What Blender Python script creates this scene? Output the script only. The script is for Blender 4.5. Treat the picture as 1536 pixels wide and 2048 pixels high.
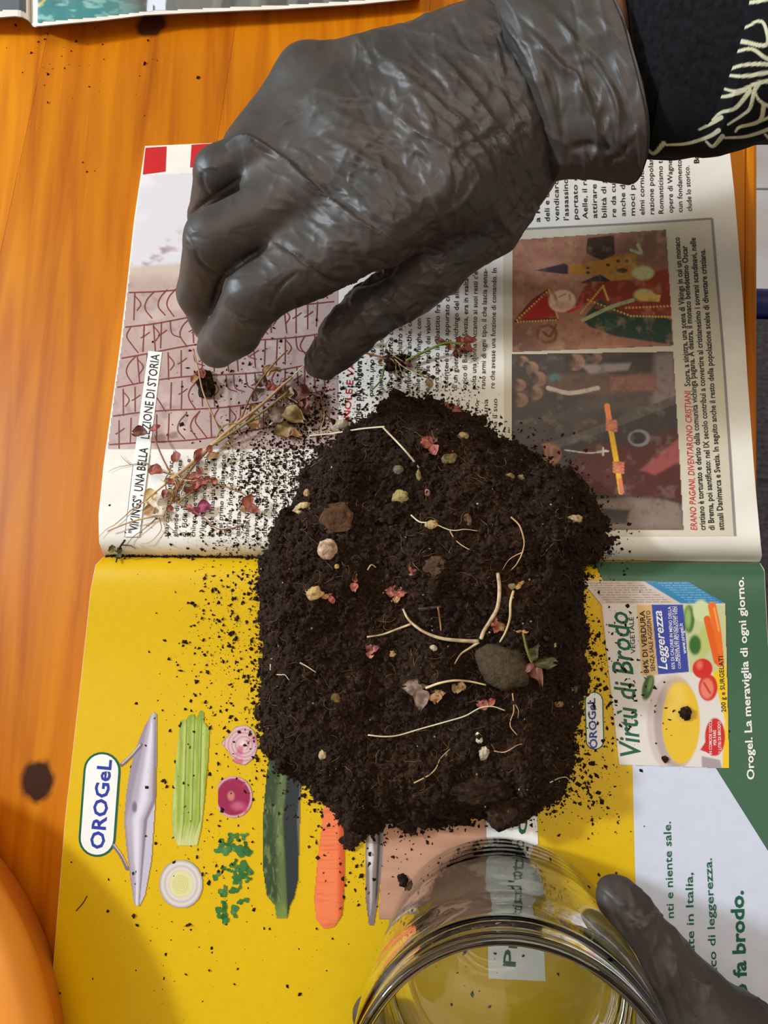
import bpy, bmesh, math, random
import numpy as np
from mathutils import Vector, Matrix

for o in list(bpy.data.objects):
    bpy.data.objects.remove(o, do_unlink=True)
scene = bpy.context.scene
COL = scene.collection
random.seed(7)
rng = np.random.default_rng(7)

# ------------------------------------------------------------------ camera
F = 1480.0                                   # focal length in pixels of the 1536 x 2048 frame
H = 0.31                                     # height of the lens above the table (m)
TH, PH = math.atan(0.21), math.atan(0.13)    # tilt forward, tilt to the left
_cx, _sx, _cy, _sy = math.cos(TH), math.sin(TH), math.cos(PH), math.sin(PH)
RM = np.array([[_cy, 0, _sy], [0, 1, 0], [-_sy, 0, _cy]]) @ np.array([[1, 0, 0], [0, _cx, -_sx], [0, _sx, _cx]])
cam_data = bpy.data.cameras.new('camera')
cam_data.sensor_fit = 'VERTICAL'
cam_data.sensor_height = 36.0
cam_data.sensor_width = 27.0
cam_data.lens = F / 2048 * 36.0
cam_data.clip_start = 0.01
cam_data.clip_end = 30
cam = bpy.data.objects.new('camera', cam_data)
COL.objects.link(cam)
m4 = Matrix.Identity(4)
for i in range(3):
    for j in range(3):
        m4[i][j] = float(RM[i][j])
m4.translation = Vector((0, 0, H))
cam.matrix_world = m4
scene.camera = cam

# ------------------------------------------------------------------ light
world = bpy.data.worlds.new('world')
scene.world = world
world.use_nodes = True
wbg = world.node_tree.nodes['Background']
wbg.inputs[0].default_value = (1.0, 0.88, 0.72, 1)
wbg.inputs[1].default_value = 0.32


def area(name, loc, target, size, size_y, power, col):
    l = bpy.data.lights.new(name, 'AREA')
    l.shape = 'RECTANGLE'
    l.size, l.size_y, l.energy, l.color = size, size_y, power, col
    o = bpy.data.objects.new(name, l)
    COL.objects.link(o)
    o.location = loc
    d = Vector(target) - Vector(loc)
    o.rotation_euler = d.to_track_quat('-Z', 'Y').to_euler()
    return o


area('window_daylight', (-1.64, 0.50, 1.02), (0, 0.0, 0), 0.16, 0.16, 34, (0.80, 0.90, 1.0))
area('window_side_fill', (-2.3, 0.75, 1.35), (0, 0.0, 0), 1.1, 1.5, 22, (0.78, 0.89, 1.0))  # broad cool fill lamp, added for streaks on the jar and glove sheen
area('ceiling_lamp', (0.25, 0.35, 1.6), (0, 0, 0), 0.9, 0.9, 11, (1.0, 0.86, 0.68))
scene.cycles.max_bounces = 24
scene.cycles.transmission_bounces = 24
scene.cycles.glossy_bounces = 8
vs = scene.view_settings
vs.view_transform = 'Standard'
vs.look = 'None'
vs.exposure = 0.0
vs.gamma = 1.0
vs.use_curve_mapping = False
# ------------------------------------------------------------------ pixel <-> place


def ray(px, py):
    px = np.asarray(px, float)
    py = np.asarray(py, float)
    d = np.stack([(px - 768) / F, -(py - 1024) / F, -np.ones_like(px)], -1)
    return d @ RM.T


def W(px, py, z):
    """point of the place seen at pixel (px, py) at height z (m)"""
    d = ray(px, py)
    t = (H - np.asarray(z, float)) / -d[..., 2]
    return np.array([0, 0, H]) + d * t[..., None]


def depth(px, py, z):
    d = ray(px, py)
    return (H - z) / -d[..., 2]


def proj(P):
    v = (np.asarray(P) - np.array([0, 0, H])) @ RM
    return np.stack([768 + F * v[..., 0] / -v[..., 2], 1024 - F * v[..., 1] / -v[..., 2]], -1)


def mm(px_len, px, py, z):
    """length in metres of px_len pixels at that spot"""
    return px_len * float(depth(px, py, z)) / F


# spine of the open magazine
S0 = W(207, 1112, 0.004)[:2]
S1 = W(1520, 1123, 0.004)[:2]
SD = (S1 - S0) / np.linalg.norm(S1 - S0)
SN = np.array([-SD[1], SD[0]])


def page_h(P):
    """height of the open magazine's paper over the table"""
    d = (P[..., 0] - S0[0]) * SN[0] + (P[..., 1] - S0[1]) * SN[1]
    a = (P[..., 0] - S0[0]) * SD[0] + (P[..., 1] - S0[1]) * SD[1]
    ad = np.abs(d)
    amp = np.where(d > 0, 0.0095, 0.0085)
    g = (1 - np.exp(-ad / 0.0032)) * np.exp(-(ad / 0.036) ** 2)
    w = 0.0004 * np.sin(a * 38 + d * 21) * np.clip(ad / 0.05, 0, 1)
    return 0.0040 + amp * g + w - 0.0012 * np.exp(-ad / 0.002)


def on_page(px, py, lift=0.0):
    px = np.asarray(px, float)
    py = np.asarray(py, float)
    z = np.full(px.shape, 0.006)
    for _ in range(14):
        P = W(px, py, z)
        z = 0.5 * z + 0.5 * (page_h(P) + lift)
    P = W(px, py, z)
    P[..., 2] = page_h(P) + lift
    return P


# ------------------------------------------------------------------ noise
def _hash(ix, iy, iz, s):
    h = (ix.astype(np.int64) * 374761393 + iy.astype(np.int64) * 668265263 + iz.astype(np.int64) * 2147483647 + s * 974711) & 0xffffffff
    h = ((h ^ (h >> 13)) * 1274126177) & 0xffffffff
    h = ((h ^ (h >> 16)) * 2246822519) & 0xffffffff
    return ((h ^ (h >> 15)) & 0xffff) / 65535.0


def vnoise(P, s=0):
    P = np.asarray(P, float)
    i = np.floor(P).astype(np.int64)
    f = P - i
    u = f * f * f * (f * (f * 6 - 15) + 10)
    r = 0
    for dx in (0, 1):
        for dy in (0, 1):
            for dz in (0, 1):
                w = (u[..., 0] if dx else 1 - u[..., 0]) * (u[..., 1] if dy else 1 - u[..., 1]) * (u[..., 2] if dz else 1 - u[..., 2])
                r = r + w * _hash(i[..., 0] + dx, i[..., 1] + dy, i[..., 2] + dz, s)
    return r * 2 - 1


def fbm(P, octaves=4, s=0, gain=0.5):
    a, r, t = 1.0, 0, 0
    for k in range(octaves):
        r = r + a * vnoise(P * (2.03 ** k) + 17.3 * k, s + k)
        t += a
        a *= gain
    return r / t


def n2(x, y, s=0):
    return vnoise(np.stack([x, y, np.zeros_like(x) + 0.5], -1), s)


# ------------------------------------------------------------------ objects
def srgb(r, g, b):
    out = []
    for c in (r, g, b):
        c = c / 255.0
        out.append(c / 12.92 if c <= 0.04045 else ((c + 0.055) / 1.055) ** 2.4)
    return tuple(out)


def mesh(name, verts, faces, smooth=False):
    me = bpy.data.meshes.new(name)
    verts = np.asarray(verts, np.float32)
    if isinstance(faces, np.ndarray):
        n, k = faces.shape
        me.vertices.add(len(verts))
        me.vertices.foreach_set('co', verts.ravel())
        me.loops.add(n * k)
        me.loops.foreach_set('vertex_index', faces.astype(np.int32).ravel())
        me.polygons.add(n)
        me.polygons.foreach_set('loop_start', np.arange(n, dtype=np.int32) * k)
        me.update(calc_edges=True)
        me.validate()
    else:
        me.from_pydata(verts.tolist(), [], faces)
    me.update()
    if smooth and len(me.polygons):
        me.polygons.foreach_set('use_smooth', np.ones(len(me.polygons), bool))
    return me


def link(name, me, mat=None, parent=None, loc=None):
    o = bpy.data.objects.new(name, me)
    COL.objects.link(o)
    if mat is not None and me is not None:
        me.materials.clear()
        me.materials.append(mat)
    if loc is not None:
        o.location = loc
    if parent is not None:
        o.parent = parent
        if loc is None:
            t = Vector((0, 0, 0))
            p = parent
            while p is not None:
                t += p.location
                p = p.parent
            o.location = -t
    return o


def obj(name, verts, faces, mat, parent=None, smooth=False, loc=None):
    return link(name, mesh(name, verts, faces, smooth), mat, parent, loc)


def tag(o, label=None, cat=None, group=None, kind=None):
    if label:
        o['label'] = label
    if cat:
        o['category'] = cat
    if group:
        o['group'] = group
    if kind:
        o['kind'] = kind
    return o


def empty(name, loc):
    o = bpy.data.objects.new(name, None)
    o.empty_display_size = 0.01
    COL.objects.link(o)
    o.location = [float(v) for v in loc]
    return o


def set_colors(me, cols):
    at = me.color_attributes.new('paint', 'FLOAT_COLOR', 'POINT')
    c = np.ones((len(me.vertices), 4), np.float32)
    c[:, :3] = cols
    at.data.foreach_set('color', c.ravel())


def tube(path, rad, n=6, closed_ends=True):
    """verts, faces of a tube along path (k x 3) with radius rad (scalar or k)"""
    path = np.asarray(path, float)
    k = len(path)
    rad = np.broadcast_to(np.asarray(rad, float), (k,))
    tan = np.gradient(path, axis=0)
    tan /= np.linalg.norm(tan, axis=1)[:, None] + 1e-12
    up = np.array([0, 0, 1.0])
    s = np.cross(tan, up)
    bad = np.linalg.norm(s, axis=1) < 1e-4
    s[bad] = (1, 0, 0)
    s /= np.linalg.norm(s, axis=1)[:, None]
    u = np.cross(s, tan)
    a = np.linspace(0, 2 * np.pi, n, endpoint=False)
    V = path[:, None] + rad[:, None, None] * (np.cos(a)[None, :, None] * s[:, None] + np.sin(a)[None, :, None] * u[:, None])
    V = V.reshape(-1, 3)
    Fs = []
    for i in range(k - 1):
        for j in range(n):
            j2 = (j + 1) % n
            Fs.append((i * n + j, i * n + j2, (i + 1) * n + j2, (i + 1) * n + j))
    if closed_ends:
        Fs.append(tuple(range(n))[::-1])
        Fs.append(tuple((k - 1) * n + j for j in range(n)))
    return V, Fs


def spline(pts, per=6):
    """Catmull-Rom through pts"""
    P = np.asarray(pts, float)
    if len(P) < 3:
        t = np.linspace(0, 1, per + 1)[:, None]
        return P[0] * (1 - t) + P[-1] * t
    Q = np.vstack([2 * P[0] - P[1], P, 2 * P[-1] - P[-2]])
    out = []
    for i in range(1, len(Q) - 2):
        for t in np.linspace(0, 1, per, endpoint=False):
            a, b, c, d = Q[i - 1], Q[i], Q[i + 1], Q[i + 2]
            out.append(0.5 * ((2 * b) + (-a + c) * t + (2 * a - 5 * b + 4 * c - d) * t * t + (-a + 3 * b - 3 * c + d) * t ** 3))
    out.append(P[-1])
    return np.array(out)


class Soup:
    """collects shapes for ONE mesh"""

    def __init__(self):
        self.v, self.f, self.n = [], [], 0

    def add(self, V, Fs):
        V = np.asarray(V)
        self.v.append(V)
        self.f += [tuple(i + self.n for i in f) for f in Fs]
        self.n += len(V)

    def build(self, name, mat, parent=None, smooth=True, loc=None):
        V = np.vstack(self.v)
        if loc is not None:
            V = V - np.asarray(loc)
        return obj(name, V, self.f, mat, parent, smooth, loc)


# ------------------------------------------------------------------ materials
def material(name, col, rough=0.6, spec=0.4, **kw):
    m = bpy.data.materials.new(name)
    m.use_nodes = True
    nt = m.node_tree
    b = nt.nodes['Principled BSDF']
    b.inputs['Base Color'].default_value = (*col, 1)
    b.inputs['Roughness'].default_value = rough
    b.inputs['Specular IOR Level'].default_value = spec
    for k, v in kw.items():
        b.inputs[k.replace('_', ' ')].default_value = v
    return m


def nd(m, typ, **kw):
    n = m.node_tree.nodes.new(typ)
    for k, v in kw.items():
        setattr(n, k, v)
    return n


def ln(m, a, b):
    m.node_tree.links.new(a, b)


def vary(m, c1, c2, scale=40, detail=5, bump=0.0, bscale=None, dist=0.001, coord='Object'):
    """procedural mottling between two colours, and a little relief"""
    b = m.node_tree.nodes['Principled BSDF']
    tc = nd(m, 'ShaderNodeTexCoord')
    n = nd(m, 'ShaderNodeTexNoise')
    n.inputs['Scale'].default_value = scale
    n.inputs['Detail'].default_value = detail
    ln(m, tc.outputs[coord], n.inputs['Vector'])
    r = nd(m, 'ShaderNodeValToRGB')
    r.color_ramp.elements[0].position = 0.32
    r.color_ramp.elements[1].position = 0.68
    r.color_ramp.elements[0].color = (*c1, 1)
    r.color_ramp.elements[1].color = (*c2, 1)
    ln(m, n.outputs['Fac'], r.inputs['Fac'])
    ln(m, r.outputs['Color'], b.inputs['Base Color'])
    if bump:
        n2_ = nd(m, 'ShaderNodeTexNoise')
        n2_.inputs['Scale'].default_value = bscale or scale * 3
        n2_.inputs['Detail'].default_value = 6
        ln(m, tc.outputs[coord], n2_.inputs['Vector'])
        bp = nd(m, 'ShaderNodeBump')
        bp.inputs['Strength'].default_value = bump
        bp.inputs['Distance'].default_value = dist
        ln(m, n2_.outputs['Fac'], bp.inputs['Height'])
        ln(m, bp.outputs['Normal'], b.inputs['Normal'])
    return m


def ink(name, col, rough=0.42):
    m = material(name, col, rough, 0.35)
    return vary(m, tuple(c * 0.975 for c in col), tuple(min(1, c * 1.02) for c in col), 300, 2)


M = {}
M['paper'] = vary(material('paper', srgb(232, 226, 216), 0.45, 0.35), srgb(226, 219, 208), srgb(236, 231, 222), 60, 4, 0.05, 1200, 0.0002)
M['paint'] = material('printed_picture', (1, 1, 1), 0.42, 0.35)
_a = nd(M['paint'], 'ShaderNodeVertexColor', layer_name='paint')
ln(M['paint'], _a.outputs['Color'], M['paint'].node_tree.nodes['Principled BSDF'].inputs['Base Color'])
M['black_ink'] = ink('black_ink', srgb(22, 20, 20))
M['grey_ink'] = ink('grey_ink', srgb(120, 116, 112))
M['red_ink'] = ink('red_ink', srgb(196, 30, 34))
M['green_ink'] = ink('green_ink', srgb(14, 92, 66))
M['blue_ink'] = ink('blue_ink', srgb(40, 58, 158))
M['white_ink'] = ink('white_ink', srgb(238, 236, 232))
M['yellow_ink'] = ink('yellow_ink', srgb(217, 176, 0), 0.4)
M['darkgreen_ink'] = ink('darkgreen_ink', srgb(62, 100, 76))
M['lilac_ink'] = ink('lilac_ink', srgb(206, 211, 228))
M['tan_ink'] = ink('tan_ink', srgb(216, 190, 150))
M['panel_ink'] = ink('panel_ink', srgb(206, 198, 178))
# ------------------------------------------------------------------ the room: floor tiles far below the table edge
FLOOR_Z = -0.75
TA = W(1516, 1000, 0.0)[:2]
TB = W(1516, 260, 0.0)[:2]
TD = (TB - TA) / np.linalg.norm(TB - TA)          # along the table's edge and grain
TN = np.array([TD[1], -TD[0]])                     # towards the right, off the table


def tpt(a, b, z):
    """a metres right of the table edge, b metres along it"""
    q = TA + TN * a + TD * b
    return (q[0], q[1], z)


def box_verts(a0, a1, b0, b1, z0, z1, bev=0.0):
    """a box with chamfered upper and lower long edges, in table coordinates"""
    if bev:
        prof = [(a0 + bev, z0), (a1 - bev, z0), (a1, z0 + bev), (a1, z1 - bev), (a1 - bev * 0.35, z1 - bev * 0.3), (a1 - bev, z1), (a0 + bev, z1), (a0 + bev * 0.35, z1 - bev * 0.3), (a0, z1 - bev), (a0, z0 + bev)]
    else:
        prof = [(a0, z0), (a1, z0), (a1, z1), (a0, z1)]
    n = len(prof)
    V = [tpt(a, b0, z) for a, z in prof] + [tpt(a, b1, z) for a, z in prof]
    Fs = [(i, (i + 1) % n, n + (i + 1) % n, n + i) for i in range(n)]
    Fs = [f[::-1] for f in Fs] + [tuple(range(n)), tuple(range(2 * n - 1, n - 1, -1))]
    return V, Fs


M['grout'] = vary(material('grout', srgb(150, 150, 156), 0.9, 0.2), srgb(140, 140, 146), srgb(160, 160, 166), 80)
M['tile'] = vary(material('white_floor_tile', srgb(226, 230, 240), 0.22, 0.5), srgb(216, 220, 232), srgb(236, 238, 244), 9, 4)
V, Fs = box_verts(-1.4, 1.2, -1.6, 1.6, FLOOR_Z - 0.05, FLOOR_Z - 0.003)
floor = tag(obj('floor', V, Fs, M['grout']), kind='structure')
jt = W(1525, 378, FLOOR_Z)[:2]
jb = float((jt - TA) @ TD)
ja = float((jt - TA) @ TN)
TS = 0.33
tv, tf = box_verts(0, TS - 0.004, 0, TS - 0.004, -0.006, 0.0, 0.0012)
tv = np.array(tv) - np.array([TA[0], TA[1], 0])
tme = mesh('tile', tv, tf)
tme.materials.append(M['tile'])
for i in range(-4, 4):
    for j in range(-4, 4):
        t = bpy.data.objects.new('tile', tme)
        COL.objects.link(t)
        p = tpt(ja - 0.11 + i * TS, jb + 0.002 + j * TS, FLOOR_Z)
        t.location = p
        t.parent = floor

# ------------------------------------------------------------------ the table
def wood():
    m = material('varnished_pine', srgb(205, 118, 22), 0.38, 0.22)
    b = m.node_tree.nodes['Principled BSDF']
    b.inputs['Coat Weight'].default_value = 0.05
    b.inputs['Coat Roughness'].default_value = 0.18
    g = nd(m, 'ShaderNodeNewGeometry')
    mp = nd(m, 'ShaderNodeMapping')
    mp.inputs['Rotation'].default_value = (0, 0, math.atan2(TD[0], TD[1]) + 0.05)
    mp.inputs['Scale'].default_value = (1, 0.07, 1)
    ln(m, g.outputs['Position'], mp.inputs['Vector'])
    n1 = nd(m, 'ShaderNodeTexNoise')
    n1.inputs['Scale'].default_value = 95
    n1.inputs['Detail'].default_value = 6
    n1.inputs['Distortion'].default_value = 0.6
    ln(m, mp.outputs['Vector'], n1.inputs['Vector'])
    r1 = nd(m, 'ShaderNodeValToRGB')
    cr = r1.color_ramp
    cr.elements[0].position, cr.elements[0].color = 0.25, (*srgb(166, 84, 0), 1)
    cr.elements[1].position, cr.elements[1].color = 0.8, (*srgb(222, 141, 4), 1)
    e = cr.elements.new(0.5)
    e.color = (*srgb(200, 116, 0), 1)
    ln(m, n1.outputs['Fac'], r1.inputs['Fac'])
    # fine pale streaks
    mp2 = nd(m, 'ShaderNodeMapping')
    mp2.inputs['Rotation'].default_value = (0, 0, math.atan2(TD[0], TD[1]) + 0.05)
    mp2.inputs['Scale'].default_value = (1, 0.035, 1)
    ln(m, g.outputs['Position'], mp2.inputs['Vector'])
    n2_ = nd(m, 'ShaderNodeTexNoise')
    n2_.inputs['Scale'].default_value = 420
    n2_.inputs['Detail'].default_value = 3
    ln(m, mp2.outputs['Vector'], n2_.inputs['Vector'])
    r2 = nd(m, 'ShaderNodeMapRange')
    r2.inputs['From Min'].default_value = 0.62
    r2.inputs['From Max'].default_value = 0.8
    r2.inputs['To Max'].default_value = 0.35
    ln(m, n2_.outputs['Fac'], r2.inputs['Value'])
    mx = nd(m, 'ShaderNodeMix', data_type='RGBA')
    mx.inputs['B'].default_value = (*srgb(228, 158, 40), 1)
    ln(m, r2.outputs['Result'], mx.inputs['Factor'])
    ln(m, r1.outputs['Color'], mx.inputs['A'])
    last = mx.outputs['Result']
    # knots
    for (kx, ky, kr, cin, sy) in ((75, 1562, 0.0072, srgb(58, 28, 8), 0.85), (303, 48, 0.0082, srgb(78, 40, 22), 1.0)):
        c = W(kx, ky, 0.0)
        sub = nd(m, 'ShaderNodeVectorMath', operation='SUBTRACT')
        sub.inputs[1].default_value = tuple(c)
        ln(m, g.outputs['Position'], sub.inputs[0])
        sc = nd(m, 'ShaderNodeVectorMath', operation='MULTIPLY')
        sc.inputs[1].default_value = (1, sy, 0)
        ln(m, sub.outputs['Vector'], sc.inputs[0])
        L = nd(m, 'ShaderNodeVectorMath', operation='LENGTH')
        ln(m, sc.outputs['Vector'], L.inputs[0])
        nn = nd(m, 'ShaderNodeTexNoise')
        nn.inputs['Scale'].default_value = 160
        ln(m, g.outputs['Position'], nn.inputs['Vector'])
        ma = nd(m, 'ShaderNodeMath', operation='MULTIPLY_ADD')
        ma.inputs[1].default_value = 0.004
        ln(m, nn.outputs['Fac'], ma.inputs[0])
        ln(m, L.outputs['Value'], ma.inputs[2])
        rr = nd(m, 'ShaderNodeMapRange')
        rr.inputs['From Min'].default_value = kr + 0.0006
        rr.inputs['From Max'].default_value = kr + 0.0034
        rr.inputs['To Min'].default_value = 1.0
        rr.inputs['To Max'].default_value = 0.0
        ln(m, ma.outputs['Value'], rr.inputs['Value'])
        k = nd(m, 'ShaderNodeMix', data_type='RGBA')
        k.inputs['B'].default_value = (*cin, 1)
        ln(m, rr.outputs['Result'], k.inputs['Factor'])
        ln(m, last, k.inputs['A'])
        last = k.outputs['Result']
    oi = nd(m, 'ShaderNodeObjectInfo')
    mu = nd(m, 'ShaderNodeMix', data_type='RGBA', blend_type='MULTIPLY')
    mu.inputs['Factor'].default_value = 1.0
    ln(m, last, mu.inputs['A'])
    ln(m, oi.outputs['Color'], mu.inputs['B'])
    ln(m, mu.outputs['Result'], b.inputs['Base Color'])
    bp = nd(m, 'ShaderNodeBump')
    bp.inputs['Strength'].default_value = 0.08
    bp.inputs['Distance'].default_value = 0.0006
    ln(m, n1.outputs['Fac'], bp.inputs['Height'])
    ln(m, bp.outputs['Normal'], b.inputs['Normal'])
    return m


M['wood'] = wood()
table = empty('wooden_table', (0, 0, FLOOR_Z))
tag(table, 'orange varnished pine table of long planks under the magazines', 'table')
jA = float((W(452, 170, 0.0)[:2] - TA) @ TN)        # plank joint left of the glove, where the tone changes
edges = [0.0, -0.0062]
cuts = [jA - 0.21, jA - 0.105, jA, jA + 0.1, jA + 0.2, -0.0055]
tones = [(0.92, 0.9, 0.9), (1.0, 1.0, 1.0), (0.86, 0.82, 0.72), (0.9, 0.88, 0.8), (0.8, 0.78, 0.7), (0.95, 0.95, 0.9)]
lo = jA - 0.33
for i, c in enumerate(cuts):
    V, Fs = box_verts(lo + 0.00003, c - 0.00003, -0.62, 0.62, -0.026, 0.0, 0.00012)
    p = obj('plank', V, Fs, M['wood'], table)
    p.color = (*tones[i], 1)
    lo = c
V, Fs = box_verts(-0.0055, 0.0, -0.62, 0.62, -0.024, -0.0004, 0.0016)
p = obj('edge_moulding', V, Fs, M['wood'], table)
p.color = (1.0, 1.0, 0.95, 1)
for a in (-0.06, jA - 0.28):
    for b_ in (-0.55, 0.55):
        V, Fs = box_verts(a - 0.03, a + 0.03, b_ - 0.03, b_ + 0.03, FLOOR_Z, -0.026, 0.004)
        obj('leg', V, Fs, M['wood'], table)

# ------------------------------------------------------------------ chair pushed up beside the table
SEAT_Z = -0.28
M['chair_blue'] = vary(material('blue_painted_tube', srgb(24, 40, 110), 0.35, 0.5), srgb(18, 30, 92), srgb(30, 48, 124), 30)
M['seat_grey'] = vary(material('grey_ribbed_fabric', srgb(82, 84, 96), 0.9, 0.2), srgb(70, 72, 84), srgb(94, 96, 108), 300)
cw = W(1522, 604, SEAT_Z)[:2]
ca, cb = float((cw - TA) @ TN), float((cw - TA) @ TD)
chair = empty('chair', tpt(ca + 0.2, cb - 0.2, FLOOR_Z))
tag(chair, 'chair with grey ribbed seat and dark blue tube frame beyond the table edge', 'chair')
s = Soup()
rib = 0.0052
nr = 76
r_pts = []
for i in range(nr):
    b0 = cb - 0.014 - i * rib
    d1, d2 = -0.0012, 0.0
    for q in range(6):
        u = q / 6
        r_pts.append((b0 - u * rib, SEAT_Z - 0.002 + 0.0014 * math.sin(math.pi * u) - (0.004 if i > 25 and i < 27 else 0)))
va = []
for b_, z_ in r_pts:
    for a_ in (-0.09, -0.08, 0.28, 0.29):
        va.append(tpt(ca + a_, b_, z_ - (0.012 if a_ in (-0.09, 0.29) else 0)))
nf = []
for i in range(len(r_pts) - 1):
    for j in range(3):
        nf.append((i * 4 + j, i * 4 + j + 1, (i + 1) * 4 + j + 1, (i + 1) * 4 + j))
s.add(np.array(va), [f[::-1] for f in nf])
V, Fs = box_verts(ca - 0.09, ca + 0.29, cb - 0.014 - nr * rib, cb - 0.014, SEAT_Z - 0.04, SEAT_Z - 0.0135, 0.004)
s.add(np.array(V), Fs)
s.build('seat', M['seat_grey'], chair)
V, Fs = tube([tpt(ca - 0.1, cb, SEAT_Z - 0.004), tpt(ca + 0.1, cb, SEAT_Z - 0.004), tpt(ca + 0.3, cb, SEAT_Z - 0.004)], 0.0125, 16)
obj('rail', V, Fs, M['chair_blue'], chair, True)
for a_ in (-0.085, 0.285):
    for b_ in (cb, cb - 0.4):
        V, Fs = tube([tpt(ca + a_, b_, FLOOR_Z), tpt(ca + a_, b_, -0.5), tpt(ca + a_, b_, SEAT_Z - 0.012)], 0.012, 12)
        obj('leg', V, Fs, M['chair_blue'], chair, True)
bp_ = [tpt(ca + 0.29, cb, SEAT_Z), tpt(ca + 0.3, cb, -0.1), tpt(ca + 0.32, cb, 0.12), tpt(ca + 0.32, cb - 0.2, 0.16), tpt(ca + 0.32, cb - 0.4, 0.12), tpt(ca + 0.3, cb - 0.4, -0.1), tpt(ca + 0.29, cb - 0.4, SEAT_Z)]
V, Fs = tube(spline(bp_, 6), 0.011, 12)
obj('back_frame', V, Fs, M['chair_blue'], chair, True)
# ------------------------------------------------------------------ printing on the page
LIFT = 0.00006


def bisected(poly, step_x, step_y, extra=()):
    """flat polygon in pixel coordinates cut into a grid so that it can follow the paper"""
    bm = bmesh.new()
    vs_ = [bm.verts.new((x, y, 0)) for x, y in poly]
    bm.faces.new(vs_)
    xs = [p[0] for p in poly]
    ys = [p[1] for p in poly]
    for lo_, hi_, st, nrm in ((min(ys), max(ys), step_y, (0, 1, 0)), (min(xs), max(xs), step_x, (1, 0, 0))):
        k = lo_ + st
        while k < hi_ - 0.2:
            co = (0, k, 0) if nrm[1] else (k, 0, 0)
            bmesh.ops.bisect_plane(bm, geom=bm.verts[:] + bm.edges[:] + bm.faces[:], plane_co=co, plane_no=nrm, dist=1e-4)
            k += st
    for k in extra:
        bmesh.ops.bisect_plane(bm, geom=bm.verts[:] + bm.edges[:] + bm.faces[:], plane_co=(0, k, 0), plane_no=(0, 1, 0), dist=1e-4)
    bm.verts.index_update()
    V = np.array([(v.co.x, v.co.y) for v in bm.verts])
    Fs = [tuple(v.index for v in f.verts) for f in bm.faces]
    bm.free()
    return V, Fs


def fix_up(P, Fs):
    out = []
    for f in Fs:
        n = np.zeros(3)
        for i in range(len(f)):
            a, b = P[f[i]], P[f[(i + 1) % len(f)]]
            n += np.cross(a, b)
        out.append(f if n[2] > 0 else f[::-1])
    return out


def print_poly(name, poly, mat, parent, layer=1, sx=60, sy=7, lift=on_page, extra=()):
    V, Fs = bisected(poly, sx, sy, extra)
    P = lift(V[:, 0], V[:, 1], LIFT * layer)
    return obj(name, P, fix_up(P, Fs), mat, parent)


_capH = None


def glyphs(txt, bold=0.0, shear=0.0, space=1.0):
    cu = bpy.data.curves.new('t', 'FONT')
    cu.body = txt
    cu.size = 1.0
    cu.offset = bold
    cu.shear = shear
    cu.space_character = space
    cu.resolution_u = 2
    o = bpy.data.objects.new('t', cu)
    COL.objects.link(o)
    me = o.to_mesh()
    V = np.array([v.co[:] for v in me.vertices]).reshape(-1, 3)[:, :2]
    Fs = [tuple(p.vertices) for p in me.polygons]
    o.to_mesh_clear()
    bpy.data.objects.remove(o)
    bpy.data.curves.remove(cu)
    return V, Fs


_v, _f = glyphs('H')
CAP = float(_v[:, 1].max())


def text_px(txt, p0, p1, cap, bold=0.0, shear=0.0):
    """glyph vertices in pixel coordinates, baseline from p0 to p1, capital height cap (pixels)"""
    V, Fs = glyphs(txt, bold, shear)
    p0, p1 = np.array(p0, float), np.array(p1, float)
    b = p1 - p0
    w = V[:, 0].max() - V[:, 0].min()
    u = (V[:, 0] - V[:, 0].min()) / w
    bn = b / np.linalg.norm(b)
    up = np.array([bn[1], -bn[0]])
    return p0 + u[:, None] * b + (V[:, 1] / CAP * cap)[:, None] * up, Fs


def print_text(name, lines, mat, parent, layer=4, lift=on_page):
    """lines: (text, p0, p1, cap[, bold[, shear]]) printed as ONE block"""
    Vs, Fa, n = [], [], 0
    for l in lines:
        V, Fs = text_px(*l)
        Vs.append(V)
        Fa += [tuple(i + n for i in f) for f in Fs]
        n += len(V)
    V = np.vstack(Vs)
    P = lift(V[:, 0], V[:, 1], LIFT * layer)
    return obj(name, P, fix_up(P, Fa), mat, parent)


def stroke_px(pts, w, per=5, straight=False):
    """a ribbon of width w pixels along pts"""
    p = np.asarray(pts, float) if straight else spline(pts, per)
    if straight and len(p) == 2:
        t = np.linspace(0, 1, max(2, int(np.linalg.norm(p[1] - p[0]) / 8)))[:, None]
        p = p[0] * (1 - t) + p[1] * t
    t = np.gradient(p, axis=0)
    t /= np.linalg.norm(t, axis=1)[:, None] + 1e-9
    nrm = np.stack([-t[:, 1], t[:, 0]], -1) * w / 2
    V = np.vstack([p + nrm, p - nrm])
    k = len(p)
    return V, [(i, i + 1, k + i + 1, k + i) for i in range(k - 1)]


def print_strokes(name, strokes, mat, parent, layer=3, lift=on_page):
    Vs, Fa, n = [], [], 0
    for s_ in strokes:
        V, Fs = stroke_px(*s_)
        Vs.append(V)
        Fa += [tuple(i + n for i in f) for f in Fs]
        n += len(V)
    V = np.vstack(Vs)
    P = lift(V[:, 0], V[:, 1], LIFT * layer)
    return obj(name, P, fix_up(P, Fa), mat, parent)


def sm(a, b, x):
    t = np.clip((x - a) / (b - a), 0, 1)
    return t * t * (3 - 2 * t)


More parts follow.
